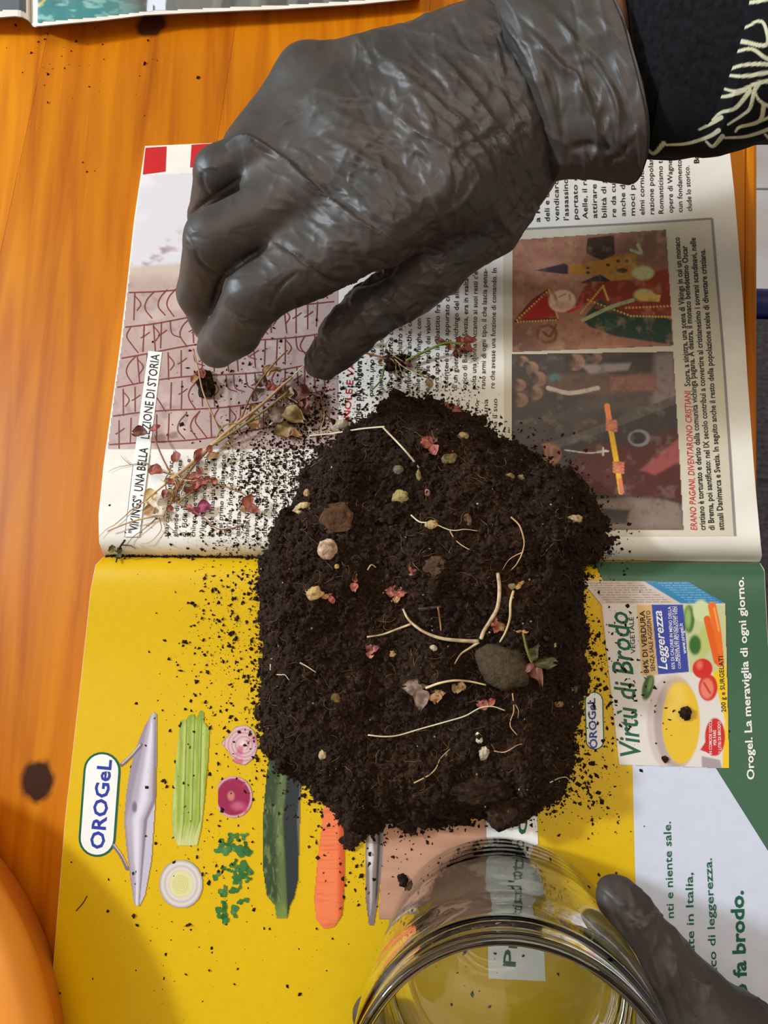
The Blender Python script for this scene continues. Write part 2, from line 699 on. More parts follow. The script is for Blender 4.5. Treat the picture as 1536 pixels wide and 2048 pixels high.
class Paint:
    """a printed picture: colours on a fine grid of paper"""

    def __init__(self, x0, y0, x1, y1, step=1.6):
        nx, ny = int((x1 - x0) / step) + 2, int((y1 - y0) / step) + 2
        self.X, self.Y = np.meshgrid(np.linspace(x0, x1, nx), np.linspace(y0, y1, ny))
        self.C = np.zeros((ny, nx, 3))
        self.A = np.zeros((ny, nx))

    def n(self, fx, fy, s=0, oct_=3):
        P = np.stack([self.X * fx, self.Y * fy, np.zeros_like(self.X) + 0.37], -1)
        return fbm(P, oct_, s)

    def sd_poly(self, poly):
        """signed distance (negative inside)"""
        P = np.asarray(poly, float)
        d = np.full(self.X.shape, 1e9)
        ins = np.zeros(self.X.shape, bool)
        for i in range(len(P)):
            a, b = P[i], P[(i + 1) % len(P)]
            e = b - a
            wx, wy = self.X - a[0], self.Y - a[1]
            t = np.clip((wx * e[0] + wy * e[1]) / (e @ e + 1e-9), 0, 1)
            d = np.minimum(d, (wx - e[0] * t) ** 2 + (wy - e[1] * t) ** 2)
            c = ((a[1] > self.Y) != (b[1] > self.Y)) & (self.X < (b[0] - a[0]) * (self.Y - a[1]) / (b[1] - a[1] + 1e-12) + a[0])
            ins ^= c
        return np.where(ins, -1, 1) * np.sqrt(d)

    def sd_line(self, pts, smooth=True):
        p = spline(pts, 5) if smooth else np.asarray(pts, float)
        d = np.full(self.X.shape, 1e9)
        for a, b in zip(p[:-1], p[1:]):
            e = b - a
            wx, wy = self.X - a[0], self.Y - a[1]
            t = np.clip((wx * e[0] + wy * e[1]) / (e @ e + 1e-9), 0, 1)
            d = np.minimum(d, (wx - e[0] * t) ** 2 + (wy - e[1] * t) ** 2)
        return np.sqrt(d)

    def mix(self, m, col, a=1.0):
        col = np.asarray(col, float)
        if col.ndim == 1:
            col = np.array(srgb(*col))
        self.C += (col - self.C) * (np.clip(m, 0, 1) * a)[..., None]

    def fill(self, col):
        self.C[:] = srgb(*col)
        self.A[:] = 1

    def poly(self, poly, col, soft=1.2, a=1.0, solid=False):
        d = self.sd_poly(poly)
        m = sm(soft, -soft, d)
        self.mix(m, col, a)
        if solid:
            self.A = np.maximum(self.A, (d < 0.4) * 1.0)
        return d

    def ell(self, cx, cy, rx, ry, col, soft=1.2, a=1.0, rot=0.0, solid=False):
        c, s_ = math.cos(rot), math.sin(rot)
        x, y = self.X - cx, self.Y - cy
        q = np.sqrt(((x * c + y * s_) / rx) ** 2 + ((-x * s_ + y * c) / ry) ** 2)
        m = sm(1 + soft / min(rx, ry), 1 - soft / min(rx, ry), q)
        self.mix(m, col, a)
        if solid:
            self.A = np.maximum(self.A, (q < 1.0) * 1.0)
        return q

    def line(self, pts, w, col, a=1.0, soft=1.0, smooth=True, solid=False):
        d = self.sd_line(pts, smooth)
        self.mix(sm(w / 2 + soft, w / 2 - soft * 0.5, d), col, a)
        if solid:
            self.A = np.maximum(self.A, (d < w / 2) * 1.0)

    def build(self, name, parent, layer=2, lift=on_page):
        ny, nx = self.A.shape
        am = (self.A[:-1, :-1] + self.A[1:, :-1] + self.A[:-1, 1:] + self.A[1:, 1:]) / 4
        j, i = np.nonzero(am > 0.5)
        q = np.stack([j * nx + i, (j + 1) * nx + i, (j + 1) * nx + i + 1, j * nx + i + 1], -1)
        used, inv = np.unique(q.ravel(), return_inverse=True)
        P = lift(self.X.ravel()[used], self.Y.ravel()[used], LIFT * layer)
        me = mesh(name, P, inv.reshape(-1, 4))
        set_colors(me, np.clip(self.C.reshape(-1, 3)[used], 0, 1))
        return link(name, me, M['paint'], parent)


def lerp_poly(poly, ys):
    p = np.asarray(poly, float)
    return np.interp(ys, p[:, 1], p[:, 0])


def page_block(name, left, right, ys, parent, z0, nx=46):
    """a stack of pages: curved paper on top, edges down to the table; boundaries given in pixels"""
    L, R_ = lerp_poly(left, ys), lerp_poly(right, ys)
    t = np.linspace(0, 1, nx)
    dy = np.interp(t, [0, 1], [0, 1])
    PX = L[:, None] * (1 - t) + R_[:, None] * t
    # slope of the rows: top edge leans, spine nearly level
    PY = ys[:, None] + t[None, :] * np.interp(ys, [292, 700, 1112, 2200], [-52, -22, 12, 30])[:, None]
    P = on_page(PX, PY)
    ny = len(ys)
    V = P.reshape(-1, 3)
    idx = np.arange(ny * nx).reshape(ny, nx)
    q = np.stack([idx[:-1, :-1], idx[1:, :-1], idx[1:, 1:], idx[:-1, 1:]], -1).reshape(-1, 4)
    ring = list(idx[0, :]) + list(idx[1:, -1]) + list(idx[-1, -2::-1]) + list(idx[-2:0:-1, 0])
    low = V[ring].copy()
    low[:, 2] = z0
    n0 = len(V)
    V = np.vstack([V, low])
    k = len(ring)
    sk = np.array([(ring[i], ring[(i + 1) % k], n0 + (i + 1) % k, n0 + i) for i in range(k)])
    faces = [tuple(f) for f in np.vstack([q, sk])] + [tuple(n0 + i for i in range(k))[::-1]]
    me = mesh(name, V, faces)
    bm = bmesh.new()
    bm.from_mesh(me)
    bmesh.ops.recalc_face_normals(bm, faces=bm.faces)
    bm.to_mesh(me)
    bm.free()
    return link(name, me, M['paper'], parent)


mag = empty('magazine', (*(0.5 * (S0 + S1)), 0.0))
tag(mag, 'open magazine under the soil, history page above and yellow food advert below', 'magazine')
UL = [(290, 292), (268, 440), (255, 560), (240, 690), (225, 800), (207, 930), (197, 1030), (198, 1085), (207, 1110)]
UR = [(1452, 292), (1456, 322), (1468, 420), (1477, 522), (1486, 632), (1495, 775), (1511, 974), (1522, 1084), (1524, 1100), (1520, 1112)]
LL = [(207, 1113), (191, 1130), (181, 1180), (165, 1330), (148, 1480), (130, 1640), (97, 2048), (90, 2130)]
LR = [(1520, 1113), (1529, 1128), (1538, 1300), (1552, 1500), (1572, 1700), (1600, 2048), (1605, 2130)]
ysU = np.concatenate([np.linspace(292, 860, 40), np.linspace(870, 1060, 34), np.linspace(1064, 1111, 40)])
ysL = np.concatenate([np.linspace(1113.5, 1160, 44), np.linspace(1164, 1330, 32), np.linspace(1340, 2130, 40)])
history = page_block('history_page', UL, UR, ysU, mag, 0.0004)
advert = page_block('advert_page', LL, LR, ysL, mag, 0.0004)
history['label'] = 'history page with grey rune stone picture, captions and two small pictures'
advert['label'] = 'glossy yellow, white and green food advert page'
# ------------------------------------------------------------------ advert page (yellow, white and green)
print_poly('yellow_ground', [(207.5, 1113.2), (191.5, 1130), (181.5, 1180), (165.5, 1330), (148.5, 1480), (130.5, 1640), (97.5, 2048), (91, 2128), (1300, 2150), (1300, 1122.6)], M['yellow_ink'], advert, 1.6, 40, 6, extra=np.arange(1114, 1152, 1.0))
print_poly('green_ground', [(1186, 1122.6), (1519, 1125.3), (1528, 1142), (1537, 1312), (1551, 1512), (1571, 1728), (1536, 1702), (1432, 1537), (1260, 1262), (1208, 1164)], M['darkgreen_ink'], advert, 2.8, 40, 6, extra=np.arange(1123, 1152, 1.0))
print_poly('white_ground', [(1264, 1500), (1420, 1518), (1432, 1537), (1536, 1702), (1573, 1762), (1598, 2075), (1601, 2140), (1280, 2130)], M['lilac_ink'], advert, 3.6, 90, 30)


def stadium(ax, ay, bx, by, r, n=12):
    a0 = math.atan2(by - ay, bx - ax)
    pts = []
    for k in range(n + 1):
        t = a0 + math.pi / 2 + math.pi * k / n
        pts.append((ax + r * math.cos(t), ay + r * math.sin(t)))
    for k in range(n + 1):
        t = a0 - math.pi / 2 + math.pi * k / n
        pts.append((bx + r * math.cos(t), by + r * math.sin(t)))
    return pts


def brand_pill(a, b, r, t0, t1, cap, parent):
    o_ = print_poly('logo_border', stadium(*a, *b, r), M['green_ink'], parent, 4, 80, 40)
    print_poly('logo_ground', stadium(*a, *b, r * 0.88), M['white_ink'], parent, 5, 80, 40)
    print_text('logo_lettering', [('OROGeL', t0, t1, cap, 0.022)], M['blue_ink'], parent, 7)


brand_pill((204, 1541), (194, 1677), 37, (207, 1699), (223, 1520), 27, advert)
brand_pill((1188, 1402), (1190, 1481), 18.5, (1195, 1497), (1190, 1396), 15, advert)

# pot lid seen from the side
p = Paint(225, 1415, 322, 1820, 1.5)
lid = [(306, 1424), (314, 1428), (313, 1520), (311, 1600), (303, 1720), (290, 1790), (278, 1813), (268, 1809), (259, 1745), (252, 1690), (248, 1640), (252, 1590), (259, 1545), (270, 1500), (288, 1455)]
d = p.poly(lid, (176, 164, 176), solid=True)
u = (p.X - np.interp(p.Y, [1424, 1640, 1813], [300, 248, 268])) / np.interp(p.Y, [1424, 1600, 1813], [14, 62, 12])
p.mix(sm(0.2, 0.45, u) * sm(0.75, 0.5, u), (226, 222, 232), 0.8)
p.mix(sm(0.72, 0.8, u), (120, 108, 124), 0.8)
p.mix(sm(0.86, 0.92, u), (206, 198, 212), 0.8)
p.mix(sm(-0.05, 0.12, u) * 0 + sm(0.14, 0.0, u), (140, 124, 142), 0.7)
p.ell(269, 1614, 5, 11, (120, 108, 120), 2)
p.mix(sm(0.1, 0.5, p.n(0.12, 0.01, 3)), (150, 140, 156), 0.5)
p.line([(242, 1530), (262, 1512), (282, 1490)], 7, (112, 96, 106), solid=True)
p.line([(244, 1527), (263, 1509), (280, 1489)], 2, (206, 196, 200))
p.line([(226, 1690), (242, 1712), (254, 1738)], 7, (122, 104, 112), solid=True)
p.line([(228, 1689), (244, 1710), (255, 1732)], 2, (206, 196, 200))
p.build('pot_lid_picture', advert, 6)

# celery
p = Paint(338, 1415, 425, 1700, 1.5)
cel = [(360, 1442), (372, 1440), (380, 1430), (388, 1428), (392, 1440), (400, 1420), (407, 1425), (408, 1445), (419, 1458), (416, 1520), (409, 1600), (402, 1660), (394, 1692), (356, 1692), (345, 1668), (343, 1620), (350, 1540), (356, 1480)]
p.poly(cel, (150, 168, 62), solid=True)
v = (p.X - np.interp(p.Y, [1440, 1690], [358, 350])) / np.interp(p.Y, [1440, 1640, 1690], [60, 62, 44])
p.mix(0.5 + 0.5 * np.cos(v * 22 + 1.2), (196, 206, 118), 0.8)
for c_ in (0.26, 0.52, 0.76):
    p.mix(sm(0.035, 0.0, abs(v - c_)), (74, 98, 24), 0.9)
p.mix(sm(1640, 1690, p.Y), (206, 208, 140), 0.8)
p.mix(sm(1460, 1425, p.Y), (120, 150, 50), 0.8)
p.mix(sm(0.0, 0.5, p.n(0.25, 0.03, 5)), (110, 134, 44), 0.4)
p.build('celery_picture', advert, 6)

# onion, beetroot-coloured onion, leek ring
p = Paint(436, 1448, 522, 1640, 1.4)
on = [(443, 1486), (458, 1470), (472, 1453), (492, 1450), (508, 1462), (516, 1490), (508, 1516), (488, 1531), (470, 1526), (456, 1502)]
p.poly(on, (214, 176, 178), solid=True)
for k in range(5):
    r_ = 9 + 7 * k
    q = np.sqrt(((p.X - 488) / 1.05) ** 2 + ((p.Y - 1490) / 1.05) ** 2)
    p.mix(sm(1.6, 0.2, abs(q - r_)) * (p.Y < 1540), (168, 104, 124), 0.75)
p.ell(486, 1490, 8, 10, (232, 206, 196), 4)
q = p.ell(467, 1594, 38, 42, (206, 158, 170), solid=True)
p.mix(sm(0.93, 0.84, q), (150, 32, 72))
p.mix(sm(0.5, 0.9, q) * sm(0.1, 0.6, p.n(0.05, 0.05, 9)), (188, 66, 104), 0.7)
p.ell(462, 1592, 7, 9, (196, 120, 110), 3)
p.ell(476, 1612, 12, 8, (206, 108, 132), 6, 0.7)
p.build('onion_picture', advert, 6)

p = Paint(314, 1712, 412, 1824, 1.4)
q = p.ell(362, 1768, 44, 49, (196, 184, 182), solid=True)
ang = np.arctan2(p.Y - 1768, p.X - 362)
p.mix(0.5 + 0.5 * np.cos(q * 30), (226, 218, 206), 0.7)
p.mix(sm(0.62, 0.5, q), (222, 214, 150), 0.85)
p.mix(sm(0.45, 0.35, q) * (0.5 + 0.5 * np.cos(q * 60 + ang)), (196, 190, 100), 0.7)
p.mix(sm(0.9, 1.0, q), (150, 138, 146), 0.8)
p.build('leek_ring_picture', advert, 6)

# parsley
p = Paint(418, 1660, 512, 1850, 1.4)
r0 = np.random.default_rng(3)
for k in range(46):
    y = 1672 + 165 * r0.random()
    wv = 38 if 1690 < y < 1790 else 26
    x = 464 + wv * (r0.random() * 2 - 1)
    g_ = r0.integers(-16, 22)
    rr = 5 + 5 * r0.random()
    for t in range(3):
        a_ = r0.random() * 6.28
        p.ell(x + rr * 0.8 * math.cos(a_), y + rr * 0.8 * math.sin(a_), rr * 0.75, rr * 0.55, (46 + g_, 104 + g_, 48 + g_), 1.2, 1, a_, True)
p.mix(sm(0.0, 0.6, p.n(0.12, 0.12, 4)), (96, 146, 72), 0.6)
p.build('parsley_picture', advert, 6)

# courgette
p = Paint(518, 1480, 612, 1845, 1.6)
cou = [(540, 1490), (606, 1490), (600, 1600), (598, 1680), (596, 1760), (588, 1795), (580, 1810), (574, 1838), (553, 1838), (549, 1810), (533, 1790), (526, 1740), (525, 1640), (532, 1560)]
p.poly(cou, (52, 70, 42), solid=True)
v = (p.X - np.interp(p.Y, [1490, 1640, 1780], [538, 525, 532])) / 72
p.mix(sm(0.25, 0.45, v) * sm(0.62, 0.5, v), (116, 130, 78), 0.55)
p.mix(sm(0.05, 0.5, p.n(0.16, 0.05, 6)) * (v < 0.56), (130, 146, 84), 0.55)
p.mix(sm(0.55, 0.62, v), (44, 48, 50), 0.95)
p.mix(sm(0.93, 0.98, v), (110, 110, 118), 0.7)
p.mix(sm(1790, 1830, p.Y) * (abs(v - 0.4) < 0.2), (118, 140, 60), 0.8)
p.mix(sm(1832, 1838, p.Y), (150, 140, 90), 0.8)
p.build('courgette_picture', advert, 6)

# carrot
p = Paint(622, 1560, 700, 1862, 1.6)
car = [(652, 1570), (676, 1580), (686, 1640), (690, 1700), (688, 1790), (684, 1830), (668, 1854), (648, 1858), (632, 1838), (628, 1800), (634, 1730), (642, 1660)]
p.poly(car, (228, 104, 56), solid=True)
v = (p.X - np.interp(p.Y, [1570, 1800], [648, 628])) / np.interp(p.Y, [1570, 1800], [36, 60])
p.mix(sm(0.7, 1.0, v), (196, 74, 36), 0.8)
p.mix(sm(0.5, 0.3, abs(v - 0.4)), (240, 132, 84), 0.7)
p.mix(sm(0.1, 0.5, p.n(0.02, 0.25, 8)), (206, 88, 46), 0.5)
p.build('carrot_picture', advert, 6)

# cooking pot, cut off by the soil and the jar
p = Paint(726, 1640, 980, 1858, 1.8)
p.poly([(768, 1642), (978, 1642), (978, 1838), (757, 1838)], (182, 134, 108), solid=True)
p.mix(sm(-0.4, 0.6, p.n(0.006, 0.03, 2)), (206, 160, 132), 0.5)
p.poly([(732, 1642), (769, 1642), (764, 1730), (756, 1800), (748, 1850), (738, 1852), (731, 1800), (730, 1720)], (128, 112, 110), solid=True)
p.poly([(738, 1642), (746, 1642), (744, 1800), (740, 1830)], (196, 184, 180), 2.5)
p.poly([(757, 1642), (763, 1642), (755, 1790), (750, 1810)], (58, 48, 46), 2)
p.ell(741, 1712, 6, 22, (226, 220, 216), 4, 0.8)
p.build('cooking_pot_picture', advert, 5)

# strip of lettering beneath the jar
print_poly('caption_strip', [(972, 1600), (1072, 1600), (1090, 1958), (977, 1953)], M['white_ink'], advert, 5, 60, 40)
print_text('caption_strip_lettering', [('Prodotti di', (1030, 1930), (1056, 1622), 24, 0.02)], M['green_ink'], advert, 7)

# stock carton
p = Paint(1160, 1156, 1458, 1542, 1.5)
p.poly([(1163, 1161), (1376, 1163), (1451, 1207), (1202, 1209)], (206, 188, 178), 0.8, solid=True)
p.poly([(1289, 1163), (1376, 1163), (1451, 1207), (1362, 1207)], (40, 126, 172), 0.8)
for k in range(9):
    f_ = k / 8
    y_ = 1166 + 38 * f_
    x_ = 1170 + 36 * f_
    w_ = 1 * (np.mod(p.X * 0.21 + 5 * np.sin(p.X * 0.03 + k), 1) < 0.8)
    p.mix(sm(1.3, 0.3, abs(p.Y - y_)) * (p.X > x_ + 4) * (p.X < 1282 + 60 * f_) * w_, (86, 76, 70), 0.75)
    p.mix(sm(1.2, 0.3, abs(p.Y - y_)) * (p.X > 1316 + 60 * f_) * (p.X < 1380 + 60 * f_) * w_, (150, 200, 220), 0.6)
front = [(1202, 1208), (1451, 1207), (1459, 1537), (1238, 1530)]
d = p.poly(front, (222, 214, 208), 0.8, solid=True)
ins = sm(0.8, -0.8, d)
p.mix(ins * sm(6, 0, p.X - np.interp(p.Y, [1208, 1330], [1202, 1212])), (214, 164, 122), 0.7)
p.poly([(1440, 1210), (1451, 1208), (1459, 1537), (1444, 1537), (1450, 1440), (1426, 1350)], (238, 196, 28), 1.2)
# vegetables in the corner of the carton
p.poly([(1366, 1209), (1450, 1209), (1453, 1330), (1412, 1352), (1380, 1344)], (196, 200, 150), 2)
p.ell(1378, 1238, 11, 28, (72, 112, 48), 2)
p.ell(1376, 1236, 6, 20, (150, 178, 100), 3)
p.ell(1402, 1222, 16, 22, (206, 216, 160), 3)
p.ell(1408, 1284, 15, 32, (186, 196, 110), 4, 1, 0.2)
p.ell(1390, 1290, 12, 20, (56, 104, 44), 3)
p.line([(1424, 1212), (1434, 1262), (1440, 1326)], 16, (234, 112, 34))
p.line([(1414, 1238), (1424, 1280), (1434, 1322)], 13, (226, 96, 28))
p.line([(1428, 1216), (1438, 1262)], 3, (246, 160, 90))
# bowl of broth
p.ell(1346, 1446, 52, 98, (206, 190, 188), 3)
p.ell(1352, 1446, 44, 90, (178, 160, 158), 3)
p.ell(1362, 1446, 38, 82, (228, 186, 44), 2)
p.ell(1368, 1426, 20, 18, (206, 160, 40), 5, 0.7)
p.ell(1352, 1400, 20, 40, (240, 206, 96), 12, 0.6)
p.poly([(1403, 1512), (1440, 1520), (1444, 1537), (1404, 1536)], (168, 150, 156), 2)
p.ell(1296, 1374, 11, 27, (58, 92, 44), 2, 1, 0.25)
p.ell(1300, 1368, 4, 16, (120, 152, 88), 2, 0.8, 0.25)
p.ell(1405, 1337, 20, 20, (206, 40, 30), 1.5)
p.ell(1399, 1330, 6, 8, (240, 120, 96), 4, 0.8)
p.ell(1416, 1375, 19, 27, (204, 42, 32), 1.5)
p.ell(1414, 1377, 13, 20, (236, 140, 112), 3, 0.8)
p.line([(1408, 1366), (1420, 1386)], 4, (206, 60, 44))
p.ell(1430, 1474, 20, 38, (204, 30, 36), 1.2)
p.poly([(1400, 1500), (1412, 1504), (1424, 1512), (1440, 1500), (1420, 1470)], (204, 30, 36), 1.2)
p.poly([(1273, 1209), (1303, 1209), (1315, 1350), (1284, 1351)], (214, 176, 118), 0.8)
p.poly([(1303, 1209), (1366, 1209), (1378, 1344), (1316, 1349)], (56, 70, 156), 0.8)
p.build('carton_picture', advert, 6)
print_text('carton_title', [('Virtù di Brodo', (1281, 1509), (1255, 1222), 40, 0.012, 0.28)], M['green_ink'], advert, 8)
for l_ in [('VEGETALE', (1271, 1307), (1267, 1234), 9, 0.01), ('84% DI VERDURA', (1298, 1346), (1289, 1221), 10, 0.02), ('SENZA SALE AGGIUNTO', (1310, 1342), (1300, 1221), 8, 0.008),
                                     ('200 g e SURGELATI', (1452, 1424), (1446, 1312), 9, 0.008)]:
    print_text('carton_lettering', [l_], M['black_ink'], advert, 8)
for l_ in [('Leggerezza', (1335, 1339), (1323, 1221), 17, 0.012, 0.3), ('65% DI CALORIE IN MENO DELLA', (1350, 1338), (1342, 1213), 6.5, 0.008), ('MEDIA DEI BRODI VEGETALI', (1356, 1322), (1349, 1213), 5, 0.006),
                                      ('CONCENTRATI PIÙ VENDUTI. VEDI', (1362, 1337), (1354, 1213), 5, 0.006), ('www.orogel.it', (1373, 1307), (1365, 1246), 7.5, 0.012),
                                      ('IN COMODE GOCCE', (1424, 1509), (1424, 1440), 6, 0.008), ('PER FARE', (1433, 1490), (1432, 1460), 6, 0.008), ('2 LITRI DI BRODO', (1443, 1506), (1441, 1443), 6, 0.008)]:
    print_text('carton_lettering', [l_], M['white_ink'], advert, 8)
print_text('slogan_lettering', [('Orogel. La meraviglia di ogni giorno.', (1509, 1559), (1487, 1154), 14.5, 0.022)], M['white_ink'], advert, 6)
print_text('advert_lettering', [('nti e niente sale.', (1348, 1836), (1341, 1643), 14.5, 0.012), ('ate in Italia,', (1389, 1904), (1385, 1745), 14.5, 0.012), ('cco di leggerezza.', (1434, 1948), (1423, 1716), 14.5, 0.012),
                                ('to fa brodo.', (1495, 2010), (1486, 1781), 25, 0.03)], M['green_ink'], advert, 6)

# ------------------------------------------------------------------ history page
print_poly('red_square', [(291, 295.5), (333, 293), (331, 343), (285.5, 349)], M['red_ink'], history, 2)
print_poly('red_square', [(383, 289.5), (447, 285), (440, 330), (380, 335)], M['red_ink'], history, 2)
p = Paint(212, 340, 676, 902, 2.0)
lx = np.interp(p.Y, [340, 440, 560, 690, 800, 902], [284, 269, 256, 241.5, 226, 213])
p.A = ((p.X > lx + 0.8) & (p.Y > 349 - 0.04 * (p.X - 285)) & (p.Y < 900)) * 1.0
top_ = p.Y + 0.10 * (p.X - 260) + 10 * p.n(0.02, 0.02, 3)
p.C[:] = srgb(214, 210, 216)
p.mix(sm(0.0, 0.5, p.n(0.03, 0.05, 11)) * sm(455, 500, top_), (150, 116, 122), 0.8)
p.mix(sm(0.2, 0.6, p.n(0.008, 0.02, 12)), (232, 230, 236), 0.6)
stone = sm(528, 545, top_)
p.mix(stone, (182, 156, 150))
p.mix(stone * sm(0.0, 0.5, p.n(0.02, 0.02, 13, 5)), (204, 182, 174), 0.7)
p.mix(stone * sm(0.1, 0.55, p.n(0.07, 0.07, 14, 4)), (150, 124, 120), 0.6)
p.mix(stone * sm(575, 540, top_), (206, 188, 170), 0.8)
p.build('rune_stone_picture', history, 2)
r0 = np.random.default_rng(21)
st = []


def lx_at(y):
    return float(np.interp(y, [340, 440, 560, 690, 800, 902], [284, 269, 256, 241.5, 226, 213])) + 3


bands = [575, 640, 702, 764, 826, 884]
for k, b_ in enumerate(bands):
    pts = []
    for x in np.linspace(0, 1, 9):
        y = b_ - 62 * x + 5 * math.sin(x * 7 + k) + (18 if k == 0 else 10) * x
        pts.append((lx_at(b_) + x * (668 - lx_at(b_)), y + 10))
    st.append((pts, 2.6))
    if k == len(bands) - 1:
        break
    x = lx_at(b_) + 12
    while x < 655:
        f_ = (x - 230) / 430
        y0 = b_ - 52 * f_ + 12 + 4 * r0.random()
        y1 = y0 + 50 + 8 * r0.random()
        kind = r0.integers(0, 6)
        lean = 9 * (r0.random() - 0.3)
        if kind <= 2:
            st.append(([(x, y0), (x + lean / 2, (y0 + y1) / 2), (x + lean, y1)], 2.3))
            if kind == 1:
                st.append(([(x - 7, y0 + 28), (x + 3, y0 + 22), (x + 11, y0 + 16)], 2.1))
            if kind == 2:
                st.append(([(x, y0 + 6), (x + 12, y0 + 22), (x + 4, y0 + 36)], 2.1))
        elif kind == 3:
            st.append(([(x, y0), (x - 9, y0 + 20), (x + 2, y0 + 38), (x + 14, y1)], 2.3))
        elif kind == 4:
            st.append(([(x + 16, y0), (x + 2, y0 + 16), (x - 2, y0 + 34), (x + 12, y1)], 2.3))
        else:
            st.append(([(x, y0), (x + 4, y0 + 26), (x + 22, y0 + 34)], 2.3))
        x += 15 + 12 * r0.random()
M['rune_ink'] = ink('rune_ink', srgb(124, 54, 48))
print_strokes('rune_lines', st, M['rune_ink'], history, 4)
print_poly('heading_strip', [(296.5, 702), (324, 704), (300, 900), (279, 1074), (249, 1074), (266, 930)], M['white_ink'], history, 5, 40, 6)
print_strokes('heading_border', [([(249, 1074), (279, 1074)], 1.0, 5, True), ([(249, 1074), (266, 930)], 1.0, 5, True), ([(279, 1074), (299, 910)], 1.0, 5, True)], M['grey_ink'], history, 6)
print_text('heading_lettering', [('"VIKINGS", UNA BELLA', (274, 1068), (296, 896), 17, 0.012), ('LEZIONE DI STORIA', (298, 878), (319, 709), 17, 0.004)], M['black_ink'], history, 7)

LOREM = ['sbarcare in Islanda, rac', 'gliendo di corvi tre mes', 'ci. Floki liberò il primo e', 'chingo che torna, invece', 'Vilgerðarson con i suoi', "giunse l'Islanda e diede vi", 'ta al primo insediamento', "sull'isola, fino ad allora di", 'sabitata. Con lui partirono', 'dalla Norvegia molti altri', 'arrivando via mare dopo', 'diterranei e nei porti', 'passando da fiumi e terre', 'molto lontane da casa e', 'portando merci preziose', 'verso i mercati del sud e']
col1 = []
for k, t in enumerate(LOREM):
    x = 336 + 17.9 * k
    col1.append((t, (x, 1074 - 0.1 * k), (x + 10 - 0.35 * k, 922 - 2.0 * k), 9.2, 0.006))
print_text('text_column', col1, M['black_ink'], history, 3)
print_text('red_heading', [('VANOLE E VALLE', (697, 868), (712, 690), 13, 0.006)], M['red_ink'], history, 3)
print_text('bold_line', [('tunica più longeva pon', (719, 850), (724, 690), 11, 0.02)], M['black_ink'], history, 3)
L2 = ['prima, uno figlio di un', 'chiamata in caso di guer', 'tutti, come attrice capo', 'Vinnico, fu chiaro se l', 'almente dai e anche, co', 'delle genti vichinghe, con', 'le risorse molte dei valori', 'cora aperto il dibattito fra gli storici', 'recente è stato appurato che nella', 'di un guerriero vichingo del sito arch', 'logico di Birka, in Svezia, era in realtà se', "polta una donna. Accanto ai suoi resti c'e-", 'rano armi di ogni tipo, il che lascia pensa-', 're che avesse una funzione di comando. In']
col2 = []
for k, t in enumerate(L2):
    x = 746 + 18.7 * k
    frac = 1.0 if k >= 7 else 0.62
    y0, y1 = 792 - 1.2 * k, 792 - 1.2 * k - 240 * frac
    col2.append((t, (x, y0), (x + 4 * frac, y1), 9.6, 0.006))
print_text('text_column', col2, M['black_ink'], history, 3)
L3 = ['gli e non solo nei', 'campi di tane,', 'la sua terra, mo-', 'le vele e una', 'il capo ha il suo']
col3 = [(t, (918 + 18.7 * k, 915), (920 + 18.7 * k, 801 - k), 9.6, 0.006) for k, t in enumerate(L3)]
print_text('text_column', col3, M['black_ink'], history, 3)
L4 = ['a Roma e nel mare', 'deli e dei re della costa', 'vendicarono la morte', "l'assassino del padre e", 'portato dalla sete di', 'Aelle, il re di Northum', 'attirare i vichinghi la', 'bilità di guadagno, ter', 're da cui ottenere oro', 'anche da coloni. Sappia', 'moci però che i loro', 'elmi cornuti: «Questa nar', 'razione popolare è nata nel', 'Romanticismo tedesco, nelle', 'opere di Wagner, ma senza al', 'cun fondamento storico», con']
col4 = []
for k, t in enumerate(L4):
    x = 1080 + 19.0 * k
    col4.append((t, (x, 444 - 1.3 * k), (x - 4, 262 - 2.2 * k), 9.8, 0.006))
col4.append(('clude lo storico.', (1384, 422), (1378, 331), 9.8, 0.006))
print_text('text_column', col4, M['black_ink'], history, 3)
print_text('author_line', [('Barbara Galli', (1398, 326), (1392, 238), 9.8, 0.022)], M['black_ink'], history, 3)

print_poly('caption_panel', [(1006, 462), (1424, 439), (1444, 640), (1468, 1072), (1010, 1074)], M['panel_ink'], history, 2, 60, 7)
M['panel_shadow'] = ink('panel_shadow', srgb(138, 134, 134))
print_strokes('panel_border', [([(1006, 460), (1250, 448), (1424, 437)], 4.0), ([(1424, 437), (1434, 560), (1446, 700), (1458, 880), (1470, 1072)], 5.0, 16)], M['panel_shadow'], history, 3)

# small picture: robed figure and a church with a spire
p = Paint(1022, 456, 1350, 708, 1.5)
d = p.poly([(1024, 480), (1332, 459), (1347, 691), (1024, 704)], (158, 108, 88), 0.6, solid=True)
p.mix(sm(0.0, 0.5, p.n(0.012, 0.03, 31)), (184, 134, 106), 0.6)
p.mix(sm(1180, 1030, p.X) * sm(600, 700, p.Y), (96, 66, 58), 0.8)
p.mix(sm(1200, 1320, p.X) * sm(560, 460, p.Y), (84, 66, 54), 0.8)
p.mix(sm(1100, 1190, p.X) * sm(0.1, 0.4, p.n(0.02, 0.02, 33)) * sm(600, 480, p.Y), (206, 140, 80), 0.4)
p.poly([(1175, 476), (1228, 470), (1230, 516), (1214, 524), (1172, 508)], (64, 48, 42), 1)
p.poly([(1138, 530), (1205, 520), (1232, 508), (1270, 508), (1278, 556), (1206, 562), (1190, 548), (1140, 548)], (184, 130, 52), 1)
p.poly([(1068, 541), (1128, 527), (1136, 530), (1136, 548), (1128, 548)], (62, 54, 62), 1)
p.poly([(1160, 566), (1200, 548), (1222, 562), (1206, 570)], (44, 50, 62), 1)
